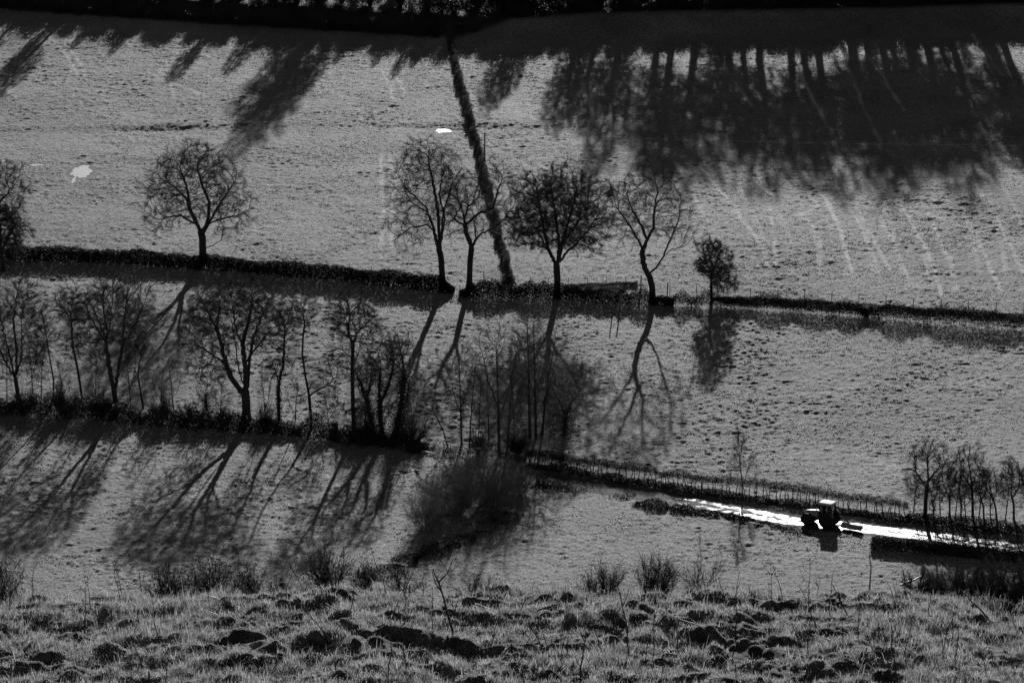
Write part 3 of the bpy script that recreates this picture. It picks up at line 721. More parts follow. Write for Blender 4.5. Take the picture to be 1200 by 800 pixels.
def wood_tree(x, y, h, v, lab, sink=.2):
    z = float(base(x, y)) - sink; s = h / 20.0
    if protos[v] is None:
        t = thing("wood_tree", lab, "tree", (x, y, z), "wood trees along the top of the hill")
        link("trunk", WV[v][0], t); link("crown", WV[v][1], t); t.scale = (s, s, s); protos[v] = t
        t.rotation_euler = (0, 0, random.uniform(0, 6)); return t
    return copy_tree(protos[v], (x, y, z), random.uniform(0, 6), s, lab)
SH = np.array([SDIR.x, SDIR.y]) / math.hypot(SDIR.x, SDIR.y); TA = math.tan(R(SUN_EL))
def shadow_tree(px, row, back, lab, v=None):
    """tree whose shadow tip lies at the given place on the field"""
    p = cast(px, row, 400)
    ytoe = np.interp(p[0], TOE[:, 0], TOE[:, 1]); t = (ytoe + back - p[1]) / SH[1]
    x, y = p[0] + SH[0] * t, p[1] + SH[1] * t
    h = p[2] + t * TA - float(base(x, y))
    h = max(5, min(34, h * 1.22))
    wood_tree(x, y, h, random.randrange(4) if v is None else v, lab)
WL = "bare tree of the shaded wood along the top edge of the view"
WR = [(582, 112, 15), (602, 95, 17), (640, 112, 16), (662, 130, 20), (690, 125, 14), (706, 165, 24), (735, 185, 18), (757, 160, 30), (775, 175, 15), (800, 205, 26), (826, 165, 17),
      (850, 190, 34), (874, 150, 16), (897, 195, 22), (912, 222, 17), (935, 215, 34), (955, 180, 15), (975, 195, 24), (1000, 225, 18), (1022, 190, 40), (1046, 215, 16), (1070, 235, 28), (1093, 225, 17), (1112, 245, 38),
      (1130, 215, 16), (1150, 170, 24), (1170, 200, 36), (1195, 160, 18), (1215, 190, 26), (1240, 210, 18), (1265, 200, 20), (1300, 200, 20), (1010, 140, 15), (1085, 140, 22), (620, 80, 26),
      (680, 90, 33), (720, 100, 40), (840, 110, 44), (920, 120, 46), (1060, 120, 48), (1125, 120, 46), (1180, 100, 30), (760, 120, 46)]
for a in [w_ for i, w_ in enumerate(WR) if i % 4 != 2]: shadow_tree(a[0] + (a[0] < 700) * -8, a[1] + 6, 22 + (a[2] - 14) * .9, WL)
WLf = [(-30, 75, 20), (12, 80, 18), (30, 60, 26), (-8, 110, 24), (85, 55, 22), (130, 62, 18), (205, 88, 20), (222, 70, 30), (296, 152, 62), (318, 125, 70), (338, 75, 24), (400, 60, 20), (440, 72, 24), (462, 86, 20), (486, 70, 26), (-60, 90, 24), (360, 95, 50), (270, 80, 36)]
for a in WLf: shadow_tree(a[0], a[1], 2.5 + (a[2] - 16) * .8, WL)
ub = None
for k in range(210):
    x = -135 + (k % 70) * 3.95 + random.uniform(-1.5, 1.5); off = np.interp(x, [-12, 0], [1.5, 11]) + random.uniform(0, 4) + (k // 70) * 6
    y = float(np.interp(x, TOE[:, 0], TOE[:, 1])) + off; z = float(base(x, y))
    if ub is None:
        rg0 = np.random.default_rng(9); G0 = Geo(); L0 = Geo()
        a0 = rg0.uniform(0, 6.28, 40); q0 = np.stack([np.cos(a0) * rg0.uniform(.3, 1.5, 40), np.sin(a0) * rg0.uniform(.3, 1.5, 40), rg0.uniform(1.2, 2.8, 40)], 1)
        G0.prisms(q0 * [.2, .2, -.05], q0, .05, .015, 4); P0 = rg0.normal(size=(2600, 3)) * [.95, .95, .75] + [0, 0, 1.4]; L0.leaves(P0[P0[:, 2] > 0], .12, rg=rg0)
        ub = thing("understorey_bush", "dark evergreen bush in the shade at the edge of the top wood", "bush", (x, y, z), "bushes along the foot of the top wood")
        link("stems", G0.mesh("stems", M_bark), ub); link("foliage", L0.mesh("foliage", M_ivy), ub)
    else: copy_tree(ub, (x, y, z), random.uniform(0, 6), random.uniform(.7, 1.3) * ((1, 1.25, 1.6) if x > -5 else (.5, .7, 1.2))[k // 70])
for (bk, hh_) in ((17, 5.0), (26, 6.5), (36, 8.5), (48, 11), (60, 14), (74, 17), (90, 20)):
    for k in range(int(320 / (7 + bk * .06))):
        x = -165 + k * (7 + bk * .06) + random.uniform(-3, 3); y = float(np.interp(x, TOE[:, 0], TOE[:, 1])) + bk + random.uniform(-5, 5)
        wood_tree(x, y, hh_ * random.uniform(.75, 1.05) * (.6 if x < -8 else 1), random.randrange(4), WL)
# dim far rows of the wood, behind
for k in range(0):
    x = -150 + k * 12.5 + random.uniform(-4, 4); y = float(np.interp(x, TOE[:, 0], TOE[:, 1])) + random.uniform(52, 75)
    wood_tree(x, y, random.uniform(9, 13) if x < -15 else random.uniform(14, 19), random.randrange(4), WL)

# ------------------------------------------------------------------ hedges
def along(pts, step, ymin=300):
    P = np.array([cast(a, b, ymin) for a, b in pts]); d = np.hypot(*(P[1:, :2] - P[:-1, :2]).T); s = np.concatenate([[0], np.cumsum(d)])
    t = np.arange(0, s[-1], step); return np.interp(t, s, P[:, 0]), np.interp(t, s, P[:, 1]), t
def hedge(label, pts, h, w, stem_step=.5, tw_per_m=60, leaf_per_m=80, leaf=.07, hv=.25, twr=.012, mat=None, lmat=None, ymin=300, seed=1, gaps=0., name="hedge", group=None, low=0.0, stemr=.03, twig_low=.35, wv=.5, taper=.7):
    rg = np.random.default_rng(seed)
    cx, cy, t = along(pts, .1, ymin); Lm = t[-1]
    nx, ny = -np.gradient(cy), np.gradient(cx); l = np.hypot(nx, ny) + 1e-9; nx /= l; ny /= l
    org = np.array([cx[0], cy[0], float(base(cx[0], cy[0]))])
    def at(s, o):
        o = o * (1 + wv * 1.6 * vnoise(s / 1.4, s * 0 + (o > 0) * 3 + seed, 35) + wv * vnoise(s / .5, s * 0 + (o > 0) * 3, 36))
        x = np.interp(s, t, cx) + np.interp(s, t, nx) * o; y = np.interp(s, t, cy) + np.interp(s, t, ny) * o
        return x, y, base(x, y)
    def hh(s): return h * (1 - taper * (1 - np.minimum(sstep(-.5, 3.0, s), sstep(-.5, 3.0, Lm - s)))) * (1 + hv * 2 * vnoise(s / 2.3, s * 0 + seed, 31) + hv * vnoise(s / .7, s * 0 + seed, 32))
    def dens(s): return np.clip(1 - gaps * (.5 + 2.2 * vnoise(s / 5.0, s * 0 + seed, 33)), .04, 1)
    G = Geo()
    s = np.arange(0, Lm, stem_step); s = s + rg.normal(size=len(s)) * stem_step * .25; s = s[rg.uniform(size=len(s)) < dens(s) * 1.3]
    o = rg.normal(size=len(s)) * w * .18; x, y, z = at(s, o); H = hh(s) * rg.uniform(.75, 1, len(s))
    p = np.stack([x, y, z - .1], 1)
    for k in range(3):
        q = p + np.stack([rg.normal(size=len(s)) * .1 * h * .5, rg.normal(size=len(s)) * .1 * h * .5, H / 3], 1)
        G.prisms(p - org, q - org, stemr * (1 - k * .25), stemr * (1 - (k + 1) * .25), 4); p = q
    n = int(tw_per_m * Lm); s = rg.uniform(0, Lm, n); s = s[rg.uniform(size=n) < dens(s)]; n = len(s)
    o = rg.normal(size=n) * w * .28; x, y, z = at(s, o); H = hh(s)
    zz = z + H * (twig_low + (1 - twig_low) * rg.uniform(0, 1, n) ** .7) * rg.uniform(.6, 1, n)
    p = np.stack([x, y, zz], 1); d = unit(np.stack([rg.normal(size=n), rg.normal(size=n), rg.normal(size=n) * .5 + .7], 1))
    G.prisms(p - org, p - org + d * rg.uniform(.2, .55, (n, 1)) * h * .4, twr, twr * .5, 3)
    t_ = thing(name, label, "hedge", org, group)
    link("stems", G.mesh("stems", mat or M_hedge), t_)
    n = int(leaf_per_m * Lm)
    if n:
        s = rg.uniform(0, Lm, n); s = s[rg.uniform(size=n) < dens(s)]; n = len(s)
        o = rg.uniform(-.5, .5, n) * w; x, y, z = at(s, o); H = hh(s)
        f = low + (1 - low) * rg.uniform(0, 1, n); p = np.stack([x, y, z + H * f * np.sqrt(np.clip(1.05 - (2 * o / w) ** 2 * .7, .1, 1))], 1)
        V = Geo(); V.leaves(p - org, leaf, rg=rg); link("foliage", V.mesh("foliage", lmat or M_hedgeleaf), t_)
    return t_
hedge("thick dark hedge along the upper boundary, left of the tree pair", [(-40, 305), (60, 305), (160, 309), (240, 315), (330, 322), (420, 330), (532, 343)], 2.4, 1.9, .5, 200, 1000, .11, .16, lmat=M_hedgedark, seed=2, low=0, twig_low=.1)
hedge("thin gappy hedge beneath the round umbrella tree", [(538, 346), (600, 348), (660, 350), (735, 356), (790, 358)], 2.2, 1.7, .5, 220, 1100, .10, .4, lmat=M_hedgedark, taper=.4, seed=3, gaps=.25)
hedge("low dark clipped hedge behind the fence, right of the umbrella tree", [(662, 338), (700, 337), (748, 334)], .8, .9, .5, 160, 520, .07, .15, lmat=M_hedgedark, taper=.2, seed=4)
hedge("hedge with uprights on the upper boundary, right half of the view", [(780, 357), (860, 360), (900, 362), (1018, 371)], 2.4, 1.3, .5, 180, 560, .09, .3, lmat=M_hedgedark, seed=5, gaps=.2, low=.1)
hedge("hedge running out at the right edge on the upper boundary", [(1010, 371), (1100, 378), (1160, 383), (1240, 388)], 2.4, 1.3, .5, 180, 560, .09, .3, lmat=M_hedgedark, seed=6, gaps=.2, low=.1)
hedge("low bank of rough growth under the right fence on the upper boundary", [(835, 350), (950, 356), (1060, 363), (1150, 369), (1240, 374)], .6, 1.2, .8, 70, 420, .07, .3, lmat=M_hedgedark, seed=7, twig_low=.05)
hedge("clipped hedge running straight up the hill between the two upper fields", [(600, 334), (587, 290), (573, 230), (560, 175), (548, 130), (537, 90), (529, 55), (526, 30)], 1.5, 1.1, .5, 130, 460, .09, .6, wv=1.1, gaps=.12, lmat=M_hedgelight, seed=8, twig_low=.1)
hedge("overgrown dark scrub bank under the lower left trees", [(-60, 478), (0, 482), (90, 488), (180, 496), (290, 503), (380, 512), (440, 520), (500, 528)], 2.6, 3.2, .35, 260, 800, .10, .5, mat=M_hedge, lmat=M_ivy, ymin=330, seed=9, twig_low=.05, twr=.014)
hedge("scrubby hedge passing through the central tree clump", [(500, 528), (560, 534), (615, 541)], 1.3, 1.6, .5, 140, 260, .08, .5, lmat=M_ivy, seed=10, twig_low=.05, gaps=.3)
hedge("long hedge of spaced uprights beside the lane", [(616, 541), (700, 554), (800, 569), (900, 581), (990, 594), (1065, 604)], 2.1, .9, .62, 330, 170, .06, .16, lmat=M_hedgedark, taper=.15, seed=11, low=.55, stemr=.075, twig_low=.5, twr=.012)
hedge("dark brambly bank between the lane hedge and the wet lane", [(616, 546), (700, 559), (800, 575), (900, 589), (990, 601), (1070, 612), (1180, 626), (1250, 636)], .75, 2.2, .8, 90, 560, .08, .35, lmat=M_ivy, seed=12, twig_low=.05)
hedge("dense scrub at the foot of the lane's tree belt", [(1062, 606), (1130, 612), (1200, 620), (1260, 628)], .9, 2.0, .4, 170, 400, .08, .4, lmat=M_ivy, seed=13, twig_low=.1)
hedge("square-ended clipped hedge on the near side of the lane", [(1021, 641), (1080, 647), (1140, 653), (1230, 662)], 1.55, 1.3, .4, 260, 1700, .075, .05, lmat=M_ivy, taper=0, seed=14, twig_low=.05)
hedge("overgrown hedge and fence at the foot of the top wood", [(-60, 2), (0, 9), (150, 19), (260, 27), (400, 35), (515, 43)], 1.6, 1.6, .8, 80, 300, .11, .3, lmat=M_ivy, seed=15, ymin=500, twig_low=.1, twr=.02)
hedge("ditch-side scrub standing in for the dark shade running down from the willows", [(600, 600), (560, 625), (520, 643), (470, 662), (425, 678)], .42, 3.6, .5, 160, 380, .07, .9, lmat=M_hedgedark, wv=.9, gaps=.5, taper=.9, seed=16, ymin=290, twig_low=.05)  # scrub spread wide and dark to imitate the willows' shadow along the ditch
hedge("broken line of dark tufts on the near lane verge", [(745, 590), (800, 598), (860, 607), (905, 616), (950, 627)], .7, 2.2, .9, 60, 700, .08, .9, lmat=M_ivy, seed=17, gaps=.55, wv=.9, twig_low=.05)
hedge("sparse dark tufts on the verge by the willows", [(625, 568), (680, 575), (740, 584)], .6, 2.6, .9, 50, 500, .08, .9, lmat=M_ivy, seed=18, gaps=.7, wv=.9, twig_low=.05)

# understorey shrubs along the top wood
def shrub(label, px, row, hpx, wpx, nst=26, mat=None, ymin=300, tw=10, r_=.018, seed=1, cat="shrub", name="shrub", group=None, lean=0.0, twr=.008, twl=.3, spread=.6):
    b = cast(px, row, ymin) if ymin > 0 else near_cast(px, row)
    s = pxm(b); H = hpx / s; W = wpx / s / 2; rg = np.random.default_rng(seed)
    a = rg.uniform(0, 2 * math.pi, nst); q = np.sqrt(rg.uniform(0, 1, nst))
    tip = np.stack([W * q * np.cos(a) + lean * H, W * .8 * q * np.sin(a), H * (1 - .45 * q ** 2) * rg.uniform(.55, 1.1, nst)], 1)
    root = np.stack([W * .3 * q * np.cos(a) * spread * 1.6, W * .3 * q * np.sin(a), np.full(nst, -.08)], 1)
    G = Geo(); K_ = 5; prev = root; segs = []
    wob = rg.normal(size=(nst, K_ + 1, 3)) * H * .045
    for k in range(1, K_ + 1):
        f = k / K_; p = root + (tip - root) * np.array([f ** 1.3, f ** 1.3, f])[None] + wob[:, k]
        G.prisms(prev, p, r_ * (1.1 - f * .8 + .16), r_ * (1.1 - f * .8), 4); segs.append((prev, p, f)); prev = p
    for a_, b_, f in segs[1:]:
        n = tw; P = np.repeat(a_, n, 0) + np.repeat(b_ - a_, n, 0) * rg.uniform(0, 1, (nst * n, 1))
        d = unit(np.repeat(unit(b_ - a_), n, 0) + rg.normal(size=P.shape) * (.65 if mat is M_willow else .5) + np.array([0, 0, .25]))
        L = rg.uniform(.4, 1.1, (len(P), 1)) * twl * H; G.prisms(P, P + d * L, twr, twr * .4, 3)
        d2 = unit(d + rg.normal(size=d.shape) * .5); Q = P + d * L * .5; G.prisms(Q, Q + d2 * L * .5, twr * .7, twr * .35, 3)
    o = link(name, G.mesh(name, mat or M_twig), loc=b); tag(o, label, cat, group)
    return o
WI = "willow scrub beside the ditch"
shrub("largest pale willow bush, rear right of the willow scrub", 575, 592, 66, 88, 130, M_willow, tw=5, r_=.028, seed=3, group=WI, twr=.014, name="willow_bush", twl=.26)
shrub("rounded pale willow bush in the middle of the scrub", 530, 602, 62, 80, 120, M_willow, tw=5, r_=.028, seed=4, group=WI, twr=.014, name="willow_bush", twl=.26)
shrub("lower left willow bush with upright bare stems by the ditch", 500, 622, 62, 60, 60, M_willow, tw=10, r_=.02, seed=5, group=WI, twr=.010, name="willow_bush", twl=.22)
shrub("small willow bush at the far right of the scrub under the hedge", 606, 578, 40, 46, 50, M_willow, tw=14, r_=.02, seed=6, group=WI, twr=.010, name="willow_bush", twl=.22)
shrub("willow bush behind the others near the pale log", 540, 572, 40, 60, 60, M_willow, tw=14, r_=.02, seed=7, group=WI, twr=.010, name="willow_bush", twl=.22)
k = 0
for (px, row, hpx, w, lab) in [(30, 482, 34, 40, "low bramble bush beneath the leftmost lower trees"), (75, 485, 42, 36, "upright scrub bush between the thin sapling and the slim tree"), (118, 488, 34, 34, "twiggy bush at the foot of the double-trunked tree"),
                          (190, 492, 34, 44, "wide twiggy bush right of the crooked tree"), (222, 496, 28, 36, "low bush halfway to the massive oak"), (262, 498, 26, 30, "bush touching the massive oak's left foot"), (310, 503, 32, 26, "bush between the oak and the ivied tree"),
                          (428, 514, 36, 40, "dark bush at the feet of the ivy group"), (482, 522, 44, 50, "large rounded dark bush at the right end of the scrub bank"), (560, 532, 30, 30, "scrub bush inside the central clump"), (606, 532, 28, 30, "low bush at the centre of the young trees")]:
    shrub(lab, px, row, hpx, w, 34, M_hedge, tw=12, r_=.02, seed=120 + k, twr=.010, twl=.25, ymin=330, group="bushes on the scrub bank"); k += 1

# bare shrubs on the brow, just over the near slope
BR = "bare shrubs growing over the brow"
k = 0
for (px, row, hpx, w, n, lab) in [(196, 700, 54, 60, 40, "low dense bare shrub behind the brow, left of the two merged shrubs"), (245, 700, 58, 80, 60, "wide dense bare shrub behind the brow near the left"), (290, 696, 46, 50, 30, "fine twigged shrub right of the wide brow shrub"),
                            (385, 690, 62, 70, 50, "tall bare shrub behind the brow below the ivy group"), (425, 690, 44, 40, 24, "small bare shrub right of the tall brow shrub"), (330, 694, 36, 36, 18, "sparse low shrub between two larger ones on the brow"), (712, 692, 48, 50, 26, "bare shrub on the brow, left of the densest right one"),
                            (765, 692, 56, 60, 44, "dense bare shrub on the brow right of centre"), (822, 694, 66, 50, 14, "open thin-stemmed shrub by the rounded mound"), (690, 692, 34, 30, 14, "tiny shrub left on the central right brow"), (8, 712, 80, 44, 22, "bare shrub at the left end of the brow"),
                            (470, 690, 38, 50, 18, "sparse shrub on the brow below the ditch"), (560, 694, 40, 60, 18, "sparse shrub at the middle of the brow")]:
    shrub(lab, px, row, hpx, w, n, M_twig, ymin=-1, tw=6, r_=.0085, seed=140 + k, twr=.0045, twl=.3, group=BR, spread=.7); k += 1
k = 0
for (px, row, hpx, w, n, lab) in [(1075, 700, 40, 60, 22, "low dark scrub bush at the left of the corner thicket"), (1120, 706, 52, 70, 30, "dense dark bush in the middle of the right corner thicket"), (1165, 712, 62, 80, 34, "tall dense dark bush of the right corner thicket"), (1205, 716, 70, 70, 30, "dark bush at the right edge closing the corner thicket")]:
    shrub(lab, px, row, hpx, w, n, M_grey, ymin=-1, tw=16, r_=.010, seed=170 + k, twr=.0065, twl=.3, group="corner thicket on the brow", spread=.8); k += 1

# ------------------------------------------------------------------ fences, gate, pole
def fence(label, pts, sp=3.8, h=1.15, wires=3, r_=.05, seed=1, ymin=300, skip=()):
    cx, cy, t = along(pts, sp, ymin); z = base(cx, cy); o = np.array([cx[0], cy[0], z[0]])
    f = thing("wire_fence", label, "fence", o); rg = np.random.default_rng(seed); tops = []
    for i, (x, y, zz) in enumerate(zip(cx, cy, z)):
        G = Geo(); p = np.array([x, y, zz]) - o; l = rg.normal(size=2) * .03; hh = h * rg.uniform(.92, 1.1)
        G.path([p + [0, 0, -.3], p + [l[0] * .5, l[1] * .5, hh * .5], p + [l[0], l[1], hh]], [r_, r_, r_ * .9], 6); G.path([p + [l[0], l[1], hh], p + [l[0], l[1], hh + .02]], [r_ * .9, .004], 6)
        link("fence_post", G.mesh("fence_post", M_post), f); tops.append(p)
    W = Geo(); tops = np.array(tops)
    for k in range(wires):
        a = tops + np.array([0, 0, h * (.35 + .28 * k)]); W.prisms(a[:-1], a[1:], .005, .005, 3)
    link("wires", W.mesh("wires", M_wire), f)
fence("wire fence on thin posts just above the upper left hedge", [(20, 297), (120, 298), (240, 304), (340, 312), (440, 320), (510, 330)], 3.9, seed=1)
fence("wire fence on posts above the hedge of the right upper boundary", [(785, 345), (860, 346), (960, 352), (1060, 358), (1150, 364), (1230, 368)], 4.4, 1.4, 3, .07, seed=2)
fence("short wire fence behind the gap hedge by the umbrella tree", [(600, 330), (640, 334), (700, 334), (748, 331)], 3.2, 1.2, 3, .05, seed=3)
fence("distant wire fence along the foot of the top wood", [(200, 33), (300, 40), (400, 46), (500, 51)], 4.0, 1.3, 2, .06, seed=4, ymin=500)
def gate():
    a = cast(567, 327); b = cast(593, 328); L = np.linalg.norm(b - a); d = (b - a) / L
    t = thing("field_gate", "pale five-barred field gate at the foot of the hill hedge", "gate", a)
    for q in (0, L):
        G = Geo(); p = d * q; G.path([p + [0, 0, -.3], p + [0, 0, 1.35]], [.09, .085], 6); G.path([p + [0, 0, 1.35], p + [0, 0, 1.4]], [.085, .01], 6); link("gate_post", G.mesh("gate_post", M_post), t)
    G = Geo()
    for k in range(5): G.path([d * .12 + [0, -.03, .2 + .22 * k], d * (L - .12) + [0, -.03, .2 + .22 * k]], [.03, .03], 4)
    link("rails", G.mesh("rails", M_pale), t)
    G = Geo(); G.path([d * .14 + [0, -.08, .2], d * (L * .5) + [0, -.08, 1.08]], [.025, .025], 4); G.path([d * (L - .14) + [0, -.08, .2], d * (L * .5) + [0, -.08, 1.08]], [.025, .025], 4)
    link("brace", G.mesh("brace", M_pale), t)
gate()
for (px, row, h, lab) in [(718, 366, 3.0, "taller left post of the dark pair below the low clipped hedge"), (726, 366, 2.9, "right post of the dark pair below the low clipped hedge"), (751, 338, 2.2, "single gatepost at the right end of the low clipped hedge"), (782, 344, 1.7, "thick post between the twisting tree and the right fence")]:
    p = cast(px, row); G = Geo(); G.path([(0, 0, -.3), (.02, 0, h * .5), (.03, 0, h)], [.11, .1, .095], 7); G.path([(.03, 0, h), (.03, 0, h + .03)], [.095, .01], 7)
    tag(link("wooden_post", G.mesh("wooden_post", M_post), loc=p), lab, "post", "wooden posts near the twisting tree")
# utility pole and wires
pb = cast(568, 193, 400)
up = thing("utility_pole", "slim wooden utility pole behind the hill hedge", "pole", pb)
ph = 38 / pxm(pb)
G = Geo(); G.path([(0, 0, -.3), (0, 0, ph)], [.17, .12], 8); link("pole", G.mesh("pole", M_post), up)
G = Geo(); G.box((0, 0, ph - .25), (.55, .05, .06)); link("crossarm", G.mesh("crossarm", M_post), up)
for sx in (-.48, .48):
    G = Geo(); G.path([(sx, 0, ph - .19), (sx, 0, ph - .05)], [.04, .03], 6); link("insulator", G.mesh("insulator", M_rock), up)
G = Geo(); far_end = np.array([150.0, -18.0, ph + 1.0])
for sx in (-.48, .48):
    P = [np.array([sx, 0, ph - .05]) * (1 - f) + (far_end + [sx, 0, 0]) * f - np.array([0, 0, 4.5 * f * (1 - f)]) for f in np.linspace(0, 1, 24)]
    G.path(P, .008, 3)
link("overhead_wires", G.mesh("overhead_wires", M_wire), up)

# ------------------------------------------------------------------ tractor with flail mower
def cyl(G, c, r_, w, n=28, axis=1, prof_=None):
    """lathe about the axle (local y); profile = (offset along axle, radius)"""
    pr = prof_ or [(-w / 2, 0.001), (-w / 2, r_), (w / 2, r_), (w / 2, .001)]
    th = np.arange(n) * 2 * math.pi / n; V = []
    for o, rr in pr: V.append(np.stack([np.cos(th) * rr + c[0], np.full(n, o) + c[1], np.sin(th) * rr + c[2]], 1))
    V = np.concatenate(V); q = []
    for k in range(len(pr) - 1):
        for i in range(n): q.append((k * n + i, k * n + (i + 1) % n, (k + 1) * n + (i + 1) % n, (k + 1) * n + i))
    G.add(V, q=q)
def tractor():
    p = cast(965, 615, 290); a, b = cast(900, 605, 290), cast(1000, 617, 290)
    rz = math.atan2(a[1] - b[1], a[0] - b[0]) + R(-8)
    z = float(base(p[0], p[1])) - .06 + .02
    t = thing("tractor", "dark farm tractor with pale roof and bonnet standing on the wet lane", "tractor", (p[0], p[1], z), rz=rz)
    def wheel(x, y, r_, w):
        G = Geo(); cyl(G, (0, 0, 0), r_, w, 32, prof_=[(-w * .42, r_ * .58), (-w / 2, r_ * .75), (-w / 2, r_ * .93), (-w * .38, r_ * .985), (w * .38, r_ * .985), (w / 2, r_ * .93), (w / 2, r_ * .75), (w * .42, r_ * .58)])
        for k in range(20):
            th = k * 2 * math.pi / 20
            for s in (-1, 1):
                c = np.array([math.cos(th + s * .07) * r_ * .995, s * w * .23, math.sin(th + s * .07) * r_ * .995])
                M = np.array([[math.cos(th), 0, -math.sin(th)], [0, 1, 0], [math.sin(th), 0, math.cos(th)]]) @ np.array([[1, 0, 0], [0, .9, s * .35], [0, -s * .35, .9]])
                G.box(c, (.03, w * .25, .03), M)
        w_ = link("wheel", G.mesh("wheel", M_tyre), t, (x, y, r_)); 
        H = Geo(); cyl(H, (0, 0, 0), r_ * .58, w, 24, prof_=[(-w * .40, .001), (-w * .30, r_ * .15), (-w * .22, r_ * .4), (-w * .42, r_ * .58), (w * .42, r_ * .58), (w * .22, r_ * .4), (w * .30, r_ * .15), (w * .40, .001)])
        link("rim", H.mesh("rim", M_dark), w_)
    for s in (-1, 1): wheel(-.75, s * .92, .92, .52); wheel(1.75, s * .85, .68, .4)
    bmk = Geo(); bmk.box((.6, 0, .82), (1.5, .28, .2)); bmk.box((-.75, 0, .86), (.35, .7, .16)); bmk.box((1.75, 0, .62), (.12, .68, .09)); bmk.box((2.25, 0, .62), (.22, .38, .22))
    link("chassis", bmk.mesh("chassis", M_dark), t)
    # bonnet: tapered, rounded hood
    G = Geo(); xs = [.35, .9, 1.7, 2.2, 2.38]; tops = [1.72, 1.68, 1.58, 1.48, 1.3]; ws = [.42, .41, .37, .33, .28]; V = []
    for x, zt, w in zip(xs, tops, ws): V += [(x, -w, 1.0), (x, -w, zt - .14), (x, -w * .7, zt - .02), (x, 0, zt), (x, w * .7, zt - .02), (x, w, zt - .14), (x, w, 1.0)]
    q = [(k * 7 + i, k * 7 + i + 1, (k + 1) * 7 + i + 1, (k + 1) * 7 + i) for k in range(4) for i in range(6)] + [(28, 29, 33, 34), (29, 30, 32, 33)]
    G.add(V, q=q, t=[(30, 31, 32)]); hood = link("bonnet", G.mesh("bonnet", M_paintl, True), t)
    G = Geo(); G.box((2.385, 0, 1.1), (.02, .24, .16)); link("grille", G.mesh("grille", M_dark), hood)
    for s in (-1, 1):
        G = Geo(); cyl(G, (0, 0, 0), .09, .08, 14); h = link("headlight", G.mesh("headlight", M_glass), t, (2.4, s * .2, 1.36)); h.rotation_euler = (0, 0, R(90))
    G = Geo(); G.path([(1.0, -.5, 1.2), (1.0, -.5, 2.3), (.95, -.5, 2.42)], [.05, .045, .045], 8); link("exhaust", G.mesh("exhaust", M_dark), t)
    # cab frame, windows, roof
    x0, x1, y0, zb, zt = -1.25, .35, .72, 1.25, 2.62
    G = Geo()
    for s in (-1, 1):
        for xa, xb in ((x1, x1 - .12), (-.35, -.35), (x0, x0 + .12)): G.path([(xa, s * y0, zb - .1), (xb, s * (y0 - .06), zt)], [.045, .04], 4)
        G.path([(x0, s * y0, zb), (x1, s * y0, zb)], [.045, .045], 4)
    G.path([(x0, -y0, zb), (x0, y0, zb)], [.045, .045], 4); G.path([(x1, -y0, zb), (x1, y0, zb)], [.045, .045], 4)
    G.box((-.45, 0, 1.06), (.78, .5, .12)); link("cab_frame", G.mesh("cab_frame", M_dark), t)
    def pane(P, nm="cab_window"):
        n_ = np.cross(np.array(P[1]) - P[0], np.array(P[2]) - P[0]).astype(float); n_ = n_ / np.linalg.norm(n_) * .006; P = np.array(P, float)
        G = Geo(); G.add(np.vstack([P - n_, P + n_]), q=[(0, 1, 2, 3), (7, 6, 5, 4), (0, 4, 5, 1), (1, 5, 6, 2), (2, 6, 7, 3), (3, 7, 4, 0)]); link(nm, G.mesh(nm, M_glass), t)
    for s in (-1, 1):
        y1, y2 = s * (y0 - .005), s * (y0 - .055)
        pane([(x0 + .06, y1, zb + .05), (-.4, y1, zb + .05), (-.4, y2, zt - .05), (x0 + .15, y2, zt - .05)]); pane([(-.3, y1, zb + .05), (x1 - .06, y1, zb + .05), (x1 - .16, y2, zt - .05), (-.3, y2, zt - .05)])
    pane([(x1, -y0 + .06, zb + .05), (x1, y0 - .06, zb + .05), (x1 - .12, y0 - .1, zt - .05), (x1 - .12, -y0 + .1, zt - .05)], "windscreen")
    pane([(x0, -y0 + .06, zb + .05), (x0, y0 - .06, zb + .05), (x0 + .12, y0 - .1, zt - .05), (x0 + .12, -y0 + .1, zt - .05)], "rear_window")
    G = Geo(); V = []; 
    for zz, f in ((2.6, 1.0), (2.7, 1.05), (2.78, .98), (2.82, .8)):
        for k in range(20):
            th = k * 2 * math.pi / 20; c, s = math.cos(th), math.sin(th); V.append((-.45 + .88 * f * np.sign(c) * abs(c) ** .35, .80 * f * np.sign(s) * abs(s) ** .35, zz))
    q = [(k * 20 + i, k * 20 + (i + 1) % 20, (k + 1) * 20 + (i + 1) % 20, (k + 1) * 20 + i) for k in range(3) for i in range(20)]
    V.append((-.45, 0, 2.83)); V.append((-.45, 0, 2.6))
    G.add(V, q=q, t=[(60 + i, 60 + (i + 1) % 20, 80) for i in range(20)] + [((i + 1) % 20, i, 81) for i in range(20)]); link("roof", G.mesh("roof", M_roof, True), t)
    for s in (-1, 1):   # rear mudguards follow the wheel
        G = Geo(); V = []; n = 10
        for k in range(n + 1):
            th = R(15) + k / n * R(140)
            for yy in (.66, 1.18): V += [(-.75 + math.cos(th) * .96, s * yy, .86 + math.sin(th) * .96), (-.75 + math.cos(th) * .99, s * yy, .86 + math.sin(th) * .99)]
        q = []
        for k in range(n):
            a_, b_ = k * 4, k * 4 + 4; q += [(a_, a_ + 2, b_ + 2, b_), (a_ + 1, b_ + 1, b_ + 3, a_ + 3), (a_, b_, b_ + 1, a_ + 1), (a_ + 2, a_ + 3, b_ + 3, b_ + 2)]
        G.add(V, q=q); link("mudguard", G.mesh("mudguard", M_paintd), t)
    G = Geo(); G.box((-.75, 0, 1.35), (.28, .26, .09)); G.box((-1.0, 0, 1.62), (.07, .25, .3)); link("driver_seat", G.mesh("driver_seat", M_dark), t)
